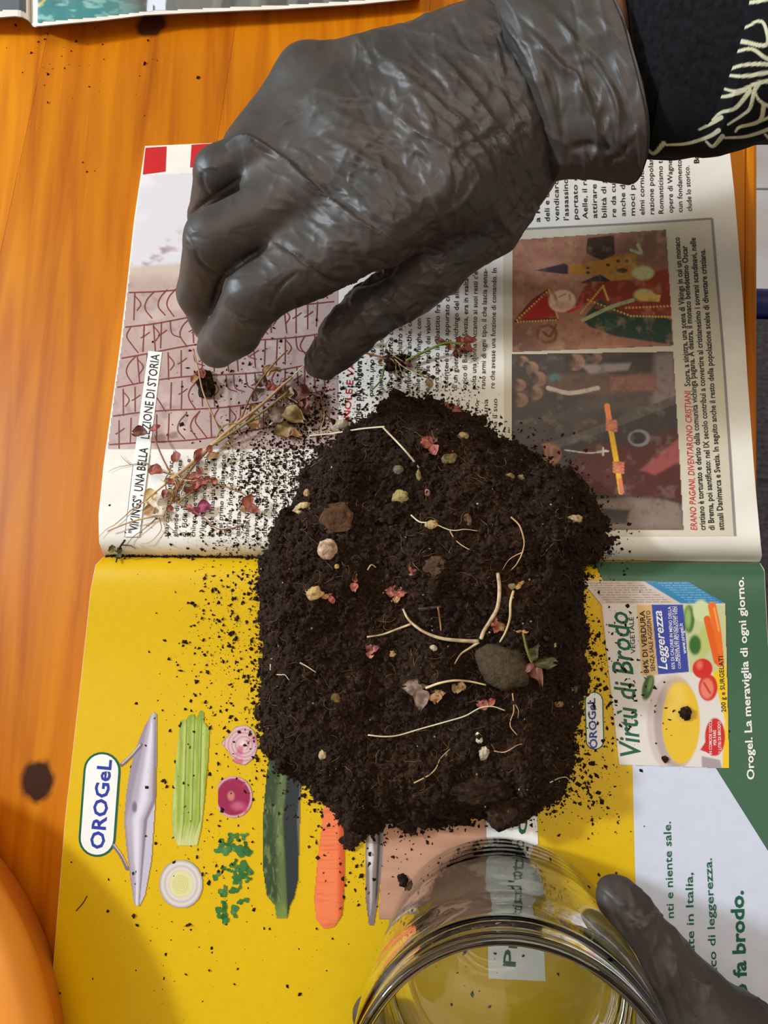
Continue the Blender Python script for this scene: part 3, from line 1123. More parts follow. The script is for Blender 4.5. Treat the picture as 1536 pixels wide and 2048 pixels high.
for x, y in ((1176, 536), (1176, 545), (1216, 530), (1236, 522), (1254, 522)):
    p.ell(x, y, 4, 3, (70, 48, 26), 1)
p.ell(1244, 541, 12, 5, (88, 52, 28), 1)
p.poly([(1164, 640), (1196, 600), (1240, 596), (1342, 640), (1346, 690), (1230, 672), (1180, 654)], (34, 62, 48), 2)
p.mix(sm(0.2, 0.4, p.n(0.06, 0.06, 35)) * (p.Y > 600) * (p.X > 1165) * (p.Y < 680), (70, 104, 78), 0.4)
p.poly([(1150, 612), (1172, 566), (1250, 560), (1342, 566), (1344, 632), (1260, 628), (1200, 600)], (132, 48, 34), 2)
p.mix(sm(0.0, 0.4, p.n(0.05, 0.08, 36)) * (p.X > 1160) * (p.Y > 562) * (p.Y < 628), (170, 80, 48), 0.6)
p.poly([(1268, 552), (1342, 536), (1344, 566), (1270, 572)], (146, 54, 44), 2)
gold = (214, 164, 72)
for a_, b_ in (((1162, 626), (1206, 572)), ((1206, 572), (1216, 600)), ((1176, 600), (1262, 632)), ((1262, 632), (1342, 634)), ((1252, 616), (1342, 612))):
    for t in np.linspace(0, 1, 14):
        p.ell(a_[0] + (b_[0] - a_[0]) * t, a_[1] + (b_[1] - a_[1]) * t, 2.2, 2.2, gold, 0.8)
p.poly([(1034, 640), (1062, 606), (1096, 582), (1116, 600), (1112, 632), (1060, 642)], (160, 34, 30), 1.5)
p.line([(1032, 642), (1064, 604), (1098, 580)], 6, (110, 40, 30))
p.line([(1034, 642), (1114, 638)], 6, (96, 42, 30))
for a_, b_ in (((1034, 640), (1098, 580)), ((1098, 580), (1116, 636)), ((1036, 644), (1112, 640))):
    for t in np.linspace(0, 1, 14):
        p.ell(a_[0] + (b_[0] - a_[0]) * t, a_[1] + (b_[1] - a_[1]) * t, 2.0, 2.0, gold, 0.8)
p.ell(1124, 602, 27, 22, (222, 186, 160), 2, 1, -0.15)
p.ell(1110, 594, 3.5, 12, (150, 108, 90), 2.5, 0.8, -0.4)
p.ell(1128, 612, 18, 9, (188, 146, 122), 5, 0.7)
p.line([(1118, 594), (1130, 588)], 2.5, (180, 130, 110))
p.line([(1139, 590), (1140, 600)], 3, (176, 104, 92), 0.8)
p.line([(1136, 624), (1160, 612), (1166, 590)], 5, (190, 44, 40))
p.ell(1094, 668, 22, 20, (120, 66, 40), 1.5)
p.ell(1094, 668, 16, 14, (150, 104, 84), 1.5)
p.line([(1112, 650), (1100, 672), (1086, 664)], 4, (110, 60, 36))
p.line([(1166, 640), (1222, 614), (1266, 600)], 7, (164, 170, 124))
p.ell(1286, 546, 22, 14, (196, 196, 140), 3)
p.ell(1288, 590, 20, 12, (190, 188, 134), 3)
p.line([(1262, 500), (1282, 506), (1276, 490)], 6, (180, 190, 140))
p.poly([(1272, 586), (1322, 590), (1318, 604), (1276, 600)], (216, 176, 90), 1.5)
p.mix(sm(0.0, 0.6, p.n(0.09, 0.09, 37, 4)), (90, 62, 48), 0.35)
p.mix(sm(0.1, 0.6, p.n(0.05, 0.05, 38, 3)), (206, 170, 130), 0.25)
p.build('church_painting_picture', history, 5)

# small picture: crowd and a cloaked figure holding a burning torch crosswise
p = Paint(1022, 698, 1372, 1068, 1.7)
p.poly([(1024, 708), (1347, 703), (1367, 1060), (1024, 1062)], (66, 56, 54), 0.6, solid=True)
p.mix(sm(-0.1, 0.5, p.n(0.01, 0.02, 41)), (98, 84, 78), 0.6)
p.poly([(1180, 1000), (1367, 990), (1367, 1060), (1040, 1062)], (128, 110, 100), 14)
p.poly([(1310, 710), (1347, 703), (1362, 830), (1300, 860)], (132, 116, 112), 10)
p.poly([(1100, 890), (1130, 870), (1366, 800), (1366, 1010), (1300, 990), (1180, 1000)], (58, 48, 46), 4)
p.poly([(1120, 950), (1180, 890), (1290, 880), (1362, 850), (1364, 1000), (1150, 985)], (82, 40, 36), 5)
p.poly([(1280, 940), (1360, 875), (1364, 920), (1310, 950)], (150, 74, 72), 4)
p.line([(1105, 892), (1180, 866), (1350, 800)], 16, (86, 78, 74))
for (x, y, r_) in ((1045, 722, 10), (1062, 736, 13), (1076, 758, 15), (1038, 770, 12), (1070, 786, 14), (1040, 800, 14), (1150, 724, 17), (1190, 716, 12)):
    p.ell(x, y, r_ * 1.15, r_, (150, 112, 92), 2)
    p.ell(x - r_ * 0.7, y, r_ * 0.6, r_ * 1.0, (64, 52, 48), 2)
    p.ell(x + 2, y + r_ * 0.3, r_ * 0.7, r_ * 0.5, (112, 80, 64), 5, 0.8)
    p.ell(x - 1, y - r_ * 0.1, 2.2, r_ * 0.5, (92, 66, 54), 1.5, 0.8)
p.poly([(1090, 752), (1180, 744), (1310, 752), (1310, 782), (1200, 790), (1096, 784)], (104, 78, 70), 5)
p.poly([(1160, 730), (1262, 726), (1256, 740), (1180, 748)], (150, 136, 132), 4)
p.line([(1096, 776), (1140, 786), (1196, 776)], 8, (196, 182, 174))
p.ell(1110, 756, 12, 8, (78, 120, 122), 3, 0.8)
p.poly([(1220, 752), (1312, 748), (1316, 780), (1222, 782)], (136, 92, 82), 5)
p.ell(1096, 908, 26, 22, (156, 98, 72), 3)
p.ell(1078, 908, 12, 20, (62, 44, 36), 3)
p.ell(1097, 908, 3.5, 13, (96, 60, 44), 2, 0.8)
p.ell(1112, 908, 8, 12, (84, 56, 42), 4, 0.8)
p.line([(1214, 812), (1220, 850), (1234, 930), (1242, 984)], 10, (232, 178, 40))
p.line([(1214, 812), (1218, 842)], 8, (240, 130, 80))
p.line([(1240, 960), (1244, 984)], 8, (220, 120, 90))
for x, y in ((1222, 850), (1236, 934)):
    for k in range(4):
        p.line([(x - 8, y - 9 + 6 * k), (x + 10, y - 7 + 6 * k)], 5, (206, 120, 84))
p.line([(1130, 900), (1180, 906), (1212, 900)], 2, (190, 170, 160))
p.line([(1196, 904), (1216, 902)], 3, (214, 200, 190))
p.line([(1206, 896), (1206, 910)], 3, (214, 200, 190))
p.ell(1278, 876, 22, 17, (130, 130, 134), 2)
p.ell(1276, 876, 16, 12, (44, 42, 46), 2)
p.poly([(1200, 1016), (1260, 1020), (1254, 1048), (1204, 1046)], (54, 44, 42), 4)
p.mix(sm(0.0, 0.6, p.n(0.08, 0.08, 47, 4)), (40, 34, 34), 0.4)
p.mix(sm(0.1, 0.6, p.n(0.05, 0.05, 48, 3)), (150, 130, 118), 0.25)
p.build('crowd_photo_picture', history, 5)

print_text('caption_red_lettering', [('ERANO PAGANI, DIVENTARONO CRISTIANI', (1394, 1060), (1381, 781), 12.5, 0.004, 0.18)], M['red_ink'], history, 5)
print_text('caption_lettering', [('Sopra, a sinistra, una scena di Vikings in cui un monaco', (1381, 772), (1359, 474), 11.5, 0.016),
                                 ('cristiano è torturato e deriso dalla comunità vichinga pagana. A destra, il monaco benedettino Oscar', (1411, 1060), (1374, 491), 11.5, 0.016),
                                 ('di Brema, poi santificato: nel IX secolo contribuì a convertire al cristianesimo i sovrani scandinavi, nelle', (1429, 1060), (1391, 475), 11.5, 0.016),
                                 ('attuali Danimarca e Svezia. In seguito anche il resto della popolazione scelse di diventare cristiana.', (1448, 1060), (1410, 498), 11.5, 0.016)], M['black_ink'], history, 5)
# ------------------------------------------------------------------ heap of soil
SOIL_PX = [(800, 792), (850, 800), (905, 812), (960, 834), (1012, 872), (1060, 902), (1110, 925), (1160, 955), (1190, 1000), (1215, 1045), (1226, 1092), (1196, 1126), (1166, 1165), (1168, 1220), (1180, 1280), (1182, 1340), (1172, 1400), (1160, 1450), (1154, 1500), (1140, 1560), (1128, 1600), (1070, 1630), (1010, 1648), (950, 1650), (890, 1656), (830, 1662), (770, 1656), (722, 1676), (690, 1660), (655, 1612), (610, 1572), (560, 1545), (528, 1500), (514, 1430), (516, 1350), (522, 1270), (516, 1190), (524, 1120), (552, 1050), (590, 990), (606, 940), (640, 900), (680, 868), (730, 842), (765, 806)]
SOIL = on_page(*np.array(SOIL_PX, float).T)[:, :2]


def poly_sd(P, poly):
    d = np.full(P.shape[:-1], 1e9)
    ins = np.zeros(P.shape[:-1], bool)
    n = len(poly)
    for i in range(n):
        a, b = poly[i], poly[(i + 1) % n]
        e = b - a
        wx, wy = P[..., 0] - a[0], P[..., 1] - a[1]
        t = np.clip((wx * e[0] + wy * e[1]) / (e @ e), 0, 1)
        d = np.minimum(d, (wx - e[0] * t) ** 2 + (wy - e[1] * t) ** 2)
        ins ^= ((a[1] > P[..., 1]) != (b[1] > P[..., 1])) & (P[..., 0] < (b[0] - a[0]) * (P[..., 1] - a[1]) / (b[1] - a[1] + 1e-15) + a[0])
    return np.where(ins, 1, -1) * np.sqrt(d)


def soil_macro(P):
    """height of the heap over the paper"""
    P3 = np.stack([P[..., 0], P[..., 1], np.zeros(P.shape[:-1])], -1)
    d = poly_sd(P, SOIL) + 0.0022 * vnoise(P3 * 160, 5) + 0.0012 * vnoise(P3 * 420, 6)
    t = np.clip(d / 0.026, 0, 1)
    m = 0.0215 * (1 - (1 - t) ** 2.2)
    m = m * (1 + 0.22 * vnoise(P3 * 55, 7)) + np.clip(t * 4, 0, 1) * (0.0026 * fbm(P3 * 130, 3, 8))
    return np.where(d > 0, np.maximum(m, 0), -0.004)


_l0, _l1 = SOIL.min(0) - 0.02, SOIL.max(0) + 0.02
_ls = 0.0006
_lx, _ly = np.arange(_l0[0], _l1[0], _ls), np.arange(_l0[1], _l1[1], _ls)
_LG = soil_macro(np.stack(np.meshgrid(_lx, _ly), -1))


def soil_look(P):
    u = np.clip((P[..., 0] - _l0[0]) / _ls, 0, len(_lx) - 1.001)
    v = np.clip((P[..., 1] - _l0[1]) / _ls, 0, len(_ly) - 1.001)
    i_, j_ = u.astype(int), v.astype(int)
    fu, fv = u - i_, v - j_
    return (_LG[j_, i_] * (1 - fu) + _LG[j_, i_ + 1] * fu) * (1 - fv) + (_LG[j_ + 1, i_] * (1 - fu) + _LG[j_ + 1, i_ + 1] * fu) * fv


def page_fill(P):
    """paper height with the gutter bridged by the soil that lies on it"""
    h_ = page_h(P)
    d_ = (P[..., 0] - S0[0]) * SN[0] + (P[..., 1] - S0[1]) * SN[1]
    return h_ + (0.0135 - h_) * np.exp(-(d_ / 0.017) ** 4) * np.clip(soil_look(P[..., :2]) / 0.006, 0, 1)


def soil_fine(P):
    P3 = np.stack([P[..., 0], P[..., 1], np.zeros(P.shape[:-1])], -1)
    m = soil_macro(P)
    f_ = 0.0017 * fbm(P3 * 420, 3, 30) + 0.0011 * np.abs(vnoise(P3 * 900, 41)) + 0.0006 * vnoise(P3 * 1700, 42)
    return np.where(m > 0, m + f_ * np.clip(m / 0.003, 0, 1), m)


def on_soil(px, py, lift=0.0):
    px = np.atleast_1d(np.asarray(px, float))
    py = np.atleast_1d(np.asarray(py, float))
    z = np.full(px.shape, 0.02)
    for _ in range(12):
        P = W(px, py, z)
        h_ = page_fill(P) + np.maximum(soil_look(P[..., :2]), 0) + lift
        z = 0.5 * z + 0.5 * h_
    return W(px, py, z)


PAGE_POLY = np.vstack([on_page(*np.array(UL, float).T)[:, :2], on_page(*np.array(LL[1:], float).T)[:, :2], on_page(np.array([1605.]), np.array([2130.]))[:, :2], on_page(*np.array([(1600, 2048), (1572, 1700), (1538, 1300), (1520, 1120), (1511, 960), (1486, 611), (1452, 240)], float).T)[:, :2]])


def on_ground(px, py, lift=0.0):
    """soil, else paper, else table"""
    P = on_soil(px, py, lift)
    inside = poly_sd(P[:, :2], PAGE_POLY) > 0
    T = W(np.atleast_1d(px), np.atleast_1d(py), lift)
    return np.where(inside[:, None], P, T)


def soil_material(name, c1, c2, c3):
    m = material(name, c1, 0.95, 0.25)
    b = m.node_tree.nodes['Principled BSDF']
    g = nd(m, 'ShaderNodeNewGeometry')
    n = nd(m, 'ShaderNodeTexNoise')
    n.inputs['Scale'].default_value = 700
    n.inputs['Detail'].default_value = 6
    ln(m, g.outputs['Position'], n.inputs['Vector'])
    r = nd(m, 'ShaderNodeValToRGB')
    r.color_ramp.elements[0].position, r.color_ramp.elements[0].color = 0.35, (*c1, 1)
    r.color_ramp.elements[1].position, r.color_ramp.elements[1].color = 0.62, (*c2, 1)
    e = r.color_ramp.elements.new(0.76)
    e.color = (*c3, 1)
    ln(m, n.outputs['Fac'], r.inputs['Fac'])
    big = nd(m, 'ShaderNodeTexNoise')
    big.inputs['Scale'].default_value = 45
    big.inputs['Detail'].default_value = 3
    ln(m, g.outputs['Position'], big.inputs['Vector'])
    rb = nd(m, 'ShaderNodeMapRange')
    rb.inputs['From Min'].default_value = 0.3
    rb.inputs['From Max'].default_value = 0.7
    rb.inputs['To Min'].default_value = 0.6
    rb.inputs['To Max'].default_value = 1.25
    ln(m, big.outputs['Fac'], rb.inputs['Value'])
    mu = nd(m, 'ShaderNodeMix', data_type='RGBA', blend_type='MULTIPLY')
    mu.inputs['Factor'].default_value = 1
    ln(m, r.outputs['Color'], mu.inputs['A'])
    ln(m, rb.outputs['Result'], mu.inputs['B'])
    # pale perlite grains
    vo = nd(m, 'ShaderNodeTexVoronoi')
    vo.inputs['Scale'].default_value = 330
    ln(m, g.outputs['Position'], vo.inputs['Vector'])
    lt = nd(m, 'ShaderNodeMath', operation='LESS_THAN')
    lt.inputs[1].default_value = 0.13
    ln(m, vo.outputs['Distance'], lt.inputs[0])
    sep = nd(m, 'ShaderNodeSeparateColor')
    ln(m, vo.outputs['Color'], sep.inputs['Color'])
    gt = nd(m, 'ShaderNodeMath', operation='GREATER_THAN')
    gt.inputs[1].default_value = 0.90
    ln(m, sep.outputs['Red'], gt.inputs[0])
    an = nd(m, 'ShaderNodeMath', operation='MULTIPLY')
    ln(m, lt.outputs['Value'], an.inputs[0])
    ln(m, gt.outputs['Value'], an.inputs[1])
    k = nd(m, 'ShaderNodeMix', data_type='RGBA')
    k.inputs['B'].default_value = (*srgb(190, 176, 150), 1)
    ln(m, an.outputs['Value'], k.inputs['Factor'])
    ln(m, mu.outputs['Result'], k.inputs['A'])
    ln(m, k.outputs['Result'], b.inputs['Base Color'])
    bp = nd(m, 'ShaderNodeBump')
    bp.inputs['Strength'].default_value = 0.9
    bp.inputs['Distance'].default_value = 0.0012
    ln(m, n.outputs['Fac'], bp.inputs['Height'])
    ln(m, bp.outputs['Normal'], b.inputs['Normal'])
    return m


M['soil'] = soil_material('potting_soil', srgb(24, 14, 7), srgb(54, 33, 17), srgb(92, 62, 36))
M['crumb'] = vary(material('soil_crumb', srgb(34, 22, 14), 0.95, 0.2), srgb(20, 12, 8), srgb(56, 36, 24), 500, 4)
lo2, hi2 = SOIL.min(0) - 0.006, SOIL.max(0) + 0.006
stp = 0.00068
gx, gy = np.arange(lo2[0], hi2[0], stp), np.arange(lo2[1], hi2[1], stp)
GX, GY = np.meshgrid(gx, gy)
G2 = np.stack([GX, GY], -1)
hs = soil_fine(G2)
ok = hs > -0.001
cellok = ok[:-1, :-1] & ok[1:, :-1] & ok[:-1, 1:] & ok[1:, 1:]
j, i = np.nonzero(cellok)
nx = len(gx)
q = np.stack([j * nx + i, j * nx + i + 1, (j + 1) * nx + i + 1, (j + 1) * nx + i], -1)
used, inv = np.unique(q.ravel(), return_inverse=True)
P3 = np.stack([GX, GY, np.zeros_like(GX)], -1)
P3[..., 2] = page_fill(P3) + hs
P3[..., 0] += 0.0006 * vnoise(P3 * 800, 61)
P3[..., 1] += 0.0006 * vnoise(P3 * 800, 62)
heap = obj('soil_heap', P3.reshape(-1, 3)[used], inv.reshape(-1, 4), M['soil'], smooth=True)
tag(heap, 'heap of dark brown potting soil tipped out on the open magazine', 'soil', kind='stuff')

OCT = np.array([(1, 0, 0), (-1, 0, 0), (0, 1, 0), (0, -1, 0), (0, 0, 1), (0, 0, -1)], float)
OF = np.array([(0, 2, 4), (2, 1, 4), (1, 3, 4), (3, 0, 4), (2, 0, 5), (1, 2, 5), (3, 1, 5), (0, 3, 5)])


def crumbs(name, P, r, mat, parent=None):
    n = len(P)
    sc = r[:, None] * rng.uniform(0.5, 1.25, (n, 3)) * np.array([1.15, 1.15, 0.75])
    V = OCT[None] * sc[:, None] + rng.normal(0, 0.28, (n, 6, 3)) * r[:, None, None]
    a = rng.uniform(0, 6.28, n)
    c, s_ = np.cos(a), np.sin(a)
    X = V[..., 0] * c[:, None] - V[..., 1] * s_[:, None]
    Y = V[..., 0] * s_[:, None] + V[..., 1] * c[:, None]
    V = np.stack([X, Y, V[..., 2]], -1) + P[:, None]
    Fq = (OF[None] + (np.arange(n) * 6)[:, None, None]).reshape(-1, 3)
    return obj(name, V.reshape(-1, 3), Fq, mat, parent)


n = 26000
C = np.stack([rng.uniform(lo2[0], hi2[0], n), rng.uniform(lo2[1], hi2[1], n)], -1)
C = C[poly_sd(C, SOIL) > 0.0005]
z = page_fill(np.c_[C, np.zeros(len(C))]) + np.maximum(soil_fine(C), 0)
r = 0.00025 + 0.0013 * rng.random(len(C)) ** 6
crumbs('soil_lumps', np.c_[C, z + r * 0.25], r, M['soil'], heap)['kind'] = 'stuff'

# crumbs strewn around: (x, y, spread x, spread y, how many)
strew = [(600, 865, 48, 42, 1900), (535, 950, 55, 52, 1500), (660, 800, 50, 40, 650), (770, 750, 60, 50, 330), (870, 770, 50, 40, 240), (450, 1230, 45, 80, 700), (440, 1420, 60, 80, 300), (420, 1620, 80, 110, 330), (600, 1560, 40, 40, 200), (690, 1730, 40, 45, 160), (830, 1720, 50, 40, 150),
         (1225, 1300, 26, 100, 480), (1185, 1580, 28, 50, 260), (1270, 1410, 38, 60, 170), (1200, 1050, 25, 60, 220), (1080, 900, 40, 30, 200), (430, 800, 60, 60, 170), (510, 770, 60, 50, 240), (160, 110, 80, 45, 70), (400, 1850, 150, 110, 130), (950, 1930, 60, 60, 40), (380, 1050, 60, 40, 120), (1350, 1600, 80, 140, 24), (850, 1870, 250, 90, 60), (480, 1080, 50, 20, 240), (150, 350, 120, 160, 12), (690, 640, 90, 60, 60)]
pp = []
for (x, y, sx_, sy_, k) in strew:
    pp.append(np.c_[rng.normal(x, sx_, k), rng.normal(y, sy_, k)])
ring = np.array(SOIL_PX + SOIL_PX[:1], float)
for a_, b_ in zip(ring[:-1], ring[1:]):
    L_ = np.linalg.norm(b_ - a_)
    k = int(L_ * 1.6)
    t = rng.random(k)[:, None]
    out = np.array([(b_ - a_)[1], -(b_ - a_)[0]]) / L_
    pp.append(a_ + (b_ - a_) * t + out * (rng.exponential(13, k)[:, None] - 6))
# soil that fell into the gutter between the pages
k = 1100
gxp = rng.uniform(212, 560, k)
pp.append(np.c_[gxp, 1112 + (gxp - 207) * 0.008 + rng.normal(0, 1.6, k)])
pp = np.vstack(pp)
pp = pp[(pp[:, 0] > -60) & (pp[:, 0] < 1520) & (pp[:, 1] > -20) & (pp[:, 1] < 2100)]
pp = pp[~((pp[:, 0] < 115) & (pp[:, 1] > 1760))]
P = on_ground(pp[:, 0], pp[:, 1])
_jr = np.linalg.norm(P[:, :2] - W(1006, 1912, 0.005)[:2], axis=1)      # none crushed under the jar's foot ring
P = P[(_jr > 0.045) | (_jr < 0.027)]
r = 0.00016 + 0.00072 * rng.random(len(P)) ** 4
P[:, 2] += r * 0.35
sc_ = crumbs('scattered_soil', P, r, M['crumb'])
tag(sc_, 'dark soil crumbs strewn over the magazine pages and table', 'soil', kind='stuff')

# hair-fine roots all over the heap
M['fibre'] = vary(material('fine_root', srgb(90, 64, 42), 0.8, 0.2), srgb(58, 38, 24), srgb(132, 100, 68), 60)
s = Soup()
cnt = 0
while cnt < 380:
    x, y = rng.uniform(515, 1220), rng.uniform(800, 1660)
    k = 9
    a0, L_ = rng.uniform(0, 6.28), rng.uniform(14, 52)
    cv = rng.normal(0, 0.16)
    pts = [(x, y)]
    for q_ in range(k - 1):
        a0 += cv + rng.normal(0, 0.28)
        x += math.cos(a0) * L_ / k
        y += math.sin(a0) * L_ / k
        pts.append((x, y))
    pts = np.array(pts)
    Q = on_soil(pts[:, 0], pts[:, 1], 0.0006)
    if poly_sd(Q[:, :2], SOIL).min() < 0.002:
        continue
    Q[:, 2] += 0.0012 * np.abs(np.sin(np.linspace(0, 3.14, k))) * rng.random()
    s.add(*tube(Q, rng.uniform(0.00007, 0.00016), 3, False))
    cnt += 1
s.build('root_fibres', M['fibre'], heap)['kind'] = 'stuff'

# ------------------------------------------------------------------ stones and bark in and around the heap
ICO = {}


def ico(sub):
    if sub not in ICO:
        bm = bmesh.new()
        bmesh.ops.create_icosphere(bm, subdivisions=sub, radius=1)
        bm.verts.index_update()
        ICO[sub] = (np.array([v.co[:] for v in bm.verts]), [tuple(v.index for v in f.verts) for f in bm.faces])
        bm.free()
    return ICO[sub]


def stone_mat(name, c1, c2):
    m = vary(material(name, c1, 0.85, 0.3), c1, c2, 420, 6, 0.9, 900, 0.0008)
    return m


SM = {}


def pebble(name, px, py, rx, ry, rz, col, label, seed, rough=0.18, cells=1.6, rot=0.0, sub=3, cat='stone', sink=0.3, group=None, sharp=False):
    """rx, ry half-sizes in pixels of the photo, rz half-height in units of the mean"""
    c0 = on_ground(px, py)[0]
    sc1 = mm(1, px, py, c0[2])
    r1, r2 = rx * sc1, ry * sc1
    r3 = rz * (r1 + r2) / 2
    V, Fs = ico(sub)
    sub = 4 if cat == 'clod' else sub
    V, Fs = ico(sub)
    nrm = 1 + rough * fbm(V * cells + seed * 3.7, 3, seed) + (0.12 * rough / 0.18) * np.round(vnoise(V * cells * 1.7 + seed, seed + 3) * 2) / 2
    V = V * nrm[:, None]
    if cat == 'clod':
        V = V * (1 + 0.16 * fbm(V * 5 + seed, 3, seed + 9) + 0.08 * np.abs(vnoise(V * 13 + seed, seed + 8)))[:, None]
    if cat == 'bark':
        V = V * (1 + 0.2 * fbm(V * np.array([3, 7, 5]) + seed, 3, seed + 9))[:, None]
    if sharp:
        V = np.sign(V) * np.abs(V) ** 0.75
    V = V * np.array([r1, r2, r3])
    c, s_ = math.cos(rot), math.sin(rot)
    V = np.stack([V[:, 0] * c - V[:, 1] * s_, V[:, 0] * s_ + V[:, 1] * c, V[:, 2]], -1)
    key = tuple(col)
    if key not in SM:
        c1 = srgb(*[v * 0.68 for v in col])
        c2 = srgb(*[min(255, v * 1.1) for v in col])
        SM[key] = stone_mat('stone_%d' % len(SM), c1, c2)
    c0[2] += r3 * (1 - 2 * sink)
    o = obj(name, V, Fs, M['soil'] if cat == 'clod' else SM[key], None, not sharp, tuple(c0))
    return tag(o, label, cat, group)


pebble('pebble', 656, 1100, 20, 21, 0.9, (206, 172, 142), 'round speckled pinkish tan pebble near the gutter, largest pale stone', 1, 0.17, 1.6)
pebble('pebble', 630, 1186, 18, 14, 0.8, (214, 176, 118), 'angular tan pebble beside a small orange leaf scrap', 2, 0.24, 1.3)
pebble('pebble', 801, 996, 16, 15, 0.8, (176, 160, 98), 'knobbly yellowish pebble touching a grey-brown lump', 3, 0.34, 2.4)
pebble('pebble', 684, 850, 14, 10, 0.8, (206, 186, 158), 'smooth oval cream pebble at the heap top edge below the thumb', 4, 0.08, 1.2, 0.1)
pebble('pebble', 606, 1017, 18, 10, 0.7, (214, 188, 134), 'lumpy cream pebble at the left shoulder of the heap', 5, 0.34, 2.2, 0.35)
pebble('pebble', 864, 1049, 13, 9, 0.8, (206, 176, 120), 'small cream pebble with a pale root across it', 6, 0.3, 2.0)
pebble('pebble', 797, 941, 11, 10, 0.9, (122, 110, 88), 'small round grey-green pebble in the dark upper hollow', 7, 0.1, 1.2)
pebble('soil_clod', 784, 1026, 24, 17, 0.7, (92, 78, 58), 'grey-brown crusty clod just below the knobbly yellowish pebble', 8, 0.34, 2.0, 0.5, cat='clod')
pebble('pebble', 900, 917, 15, 11, 0.7, (140, 120, 78), 'olive porous pebble below the two reddish leaves', 9, 0.32, 2.2)
pebble('pebble', 927, 873, 11, 8, 0.8, (176, 140, 96), 'tan crumbly pebble right of the reddish leaves', 10, 0.34, 2.0)
pebble('pebble', 1148, 1040, 15, 9, 0.7, (186, 160, 122), 'flat cream pebble near the right tip of the heap', 11, 0.3, 2.2)
pebble('pebble', 968, 1506, 10, 14, 0.8, (206, 188, 158), 'knobbly whitish pebble in the lower right soil', 12, 0.3, 2.2, -0.3)
pebble('pebble', 957, 1475, 8, 11, 0.8, (226, 212, 188), 'small white pebble just above the knobbly whitish one', 13, 0.26, 2.0, 0.2)
pebble('pebble', 866, 1297, 9, 7, 0.7, (206, 190, 158), 'small smooth cream pebble below the long pale stem', 14, 0.1, 1.2)
pebble('pebble', 646, 1508, 8, 11, 0.7, (206, 178, 140), 'lone pale beige pebble in the lower left soil', 15, 0.2, 1.3, -0.3)
pebble('rock', 1003, 1331, 52, 42, 0.6, (74, 58, 38), 'large dark grey-brown stone among uprooted seedlings', 16, 0.26, 0.9, -0.5, 4, sink=0.34)
pebble('bark_chip', 676, 1037, 34, 30, 0.35, (86, 56, 32), 'large angular reddish brown bark chip above the round tan pebble', 17, 0.5, 1.1, 0.2, 3, 'bark', 0.2, sharp=True)
pebble('bark_chip', 872, 1132, 20, 17, 0.45, (84, 58, 38), 'rough brown bark chip beside a pink curled leaf', 18, 0.5, 1.3, 0.4, 3, 'bark', 0.2, sharp=True)
pebble('bark_chip', 935, 1040, 8, 12, 0.5, (112, 82, 54), 'small brown bark chip right of the rooted cream pebble', 19, 0.4, 1.3, 0.2, 3, 'bark', 0.2, sharp=True)
pebble('pebble', 614, 986, 7, 8, 0.8, (190, 158, 110), 'tiny tan pebble above the lumpy cream pebble', 20, 0.2, 1.4)
pebble('pebble', 1018, 954, 10, 7, 0.7, (146, 116, 80), 'small brownish pebble in the upper right soil, left one of a pair', 21, 0.3, 1.6)
pebble('pebble', 1042, 956, 8, 6, 0.7, (160, 132, 92), 'small tan pebble in the upper right soil, right one of a pair', 22, 0.3, 1.6)
pebble('pebble', 855, 986, 6, 8, 0.8, (196, 130, 108), 'tiny reddish oval bit near the middle of the upper heap', 23, 0.2, 1.4)
pebble('twig_piece', 838, 952, 5, 12, 0.8, (150, 128, 76), 'short yellowish twig piece at the end of the bent straw', 24, 0.3, 2.0, 0.1, cat='twig')
pebble('seed_husk', 672, 1397, 10, 11, 0.4, (116, 84, 48), 'flat brown teardrop husk in the lower left soil', 25, 0.12, 1.0, 0.3, cat='husk')
pebble('pebble', 1118, 1408, 9, 7, 0.7, (150, 112, 74), 'tan crumbly pebble below the curled green leaf', 26, 0.3, 2.0)
pebble('pebble', 1108, 1290, 6, 6, 0.8, (206, 178, 134), 'tiny cream pebble near the right edge of the heap', 27, 0.2, 1.6)
pebble('pebble', 674, 1133, 5, 5, 0.8, (214, 170, 96), 'tiny yellow pebble right of the round pinkish tan pebble', 28, 0.2, 1.6)
pebble('pebble', 895, 1510, 6, 7, 0.8, (150, 128, 102), 'tiny dull pebble on a thin root in the lower soil', 29, 0.2, 1.6)
pebble('pebble', 784, 1308, 7, 7, 0.6, (196, 164, 92), 'tiny yellow pebble right of the pink clover leaf', 30, 0.34, 2.0)
pebble('soil_clod', 795, 792, 14, 11, 0.8, (38, 30, 26), 'dark clod at the very top edge of the heap', 31, 0.4, 1.6, cat='clod')
pebble('soil_clod', 412, 770, 16, 28, 0.6, (64, 48, 36), 'muddy clod with a sprig under the index fingertip', 32, 0.4, 1.6, 0.3, cat='clod')
pebble('soil_clod', 796, 724, 26, 15, 0.6, (56, 36, 28), 'small root clod on the printed text right of the thumb', 33, 0.4, 1.6, 0.2, cat='clod')
pebble('soil_clod', 1370, 1426, 11, 13, 0.6, (30, 24, 18), 'dark clod lying on the printed soup bowl', 34, 0.36, 1.8, 0.2, cat='clod')
pebble('soil_clod', 1330, 1518, 7, 6, 0.6, (40, 44, 24), 'dark green-brown clod at the lower edge of the printed carton', 35, 0.36, 1.8, cat='clod')
pebble('soil_clod', 805, 1759, 9, 12, 0.6, (26, 20, 16), 'dark clod on the printed brown pot left of the jar', 36, 0.36, 1.8, 0.2, cat='clod')
pebble('soil_clod', 700, 1680, 16, 14, 0.6, (34, 24, 16), 'dark clod at the lower left tip of the heap', 37, 0.4, 1.8, 0.2, cat='clod')
pebble('soil_clod', 960, 1580, 60, 26, 0.5, (52, 42, 30), 'broad matted root clod along the near edge of the heap', 38, 0.34, 2.2, 0.05, 4, 'clod')
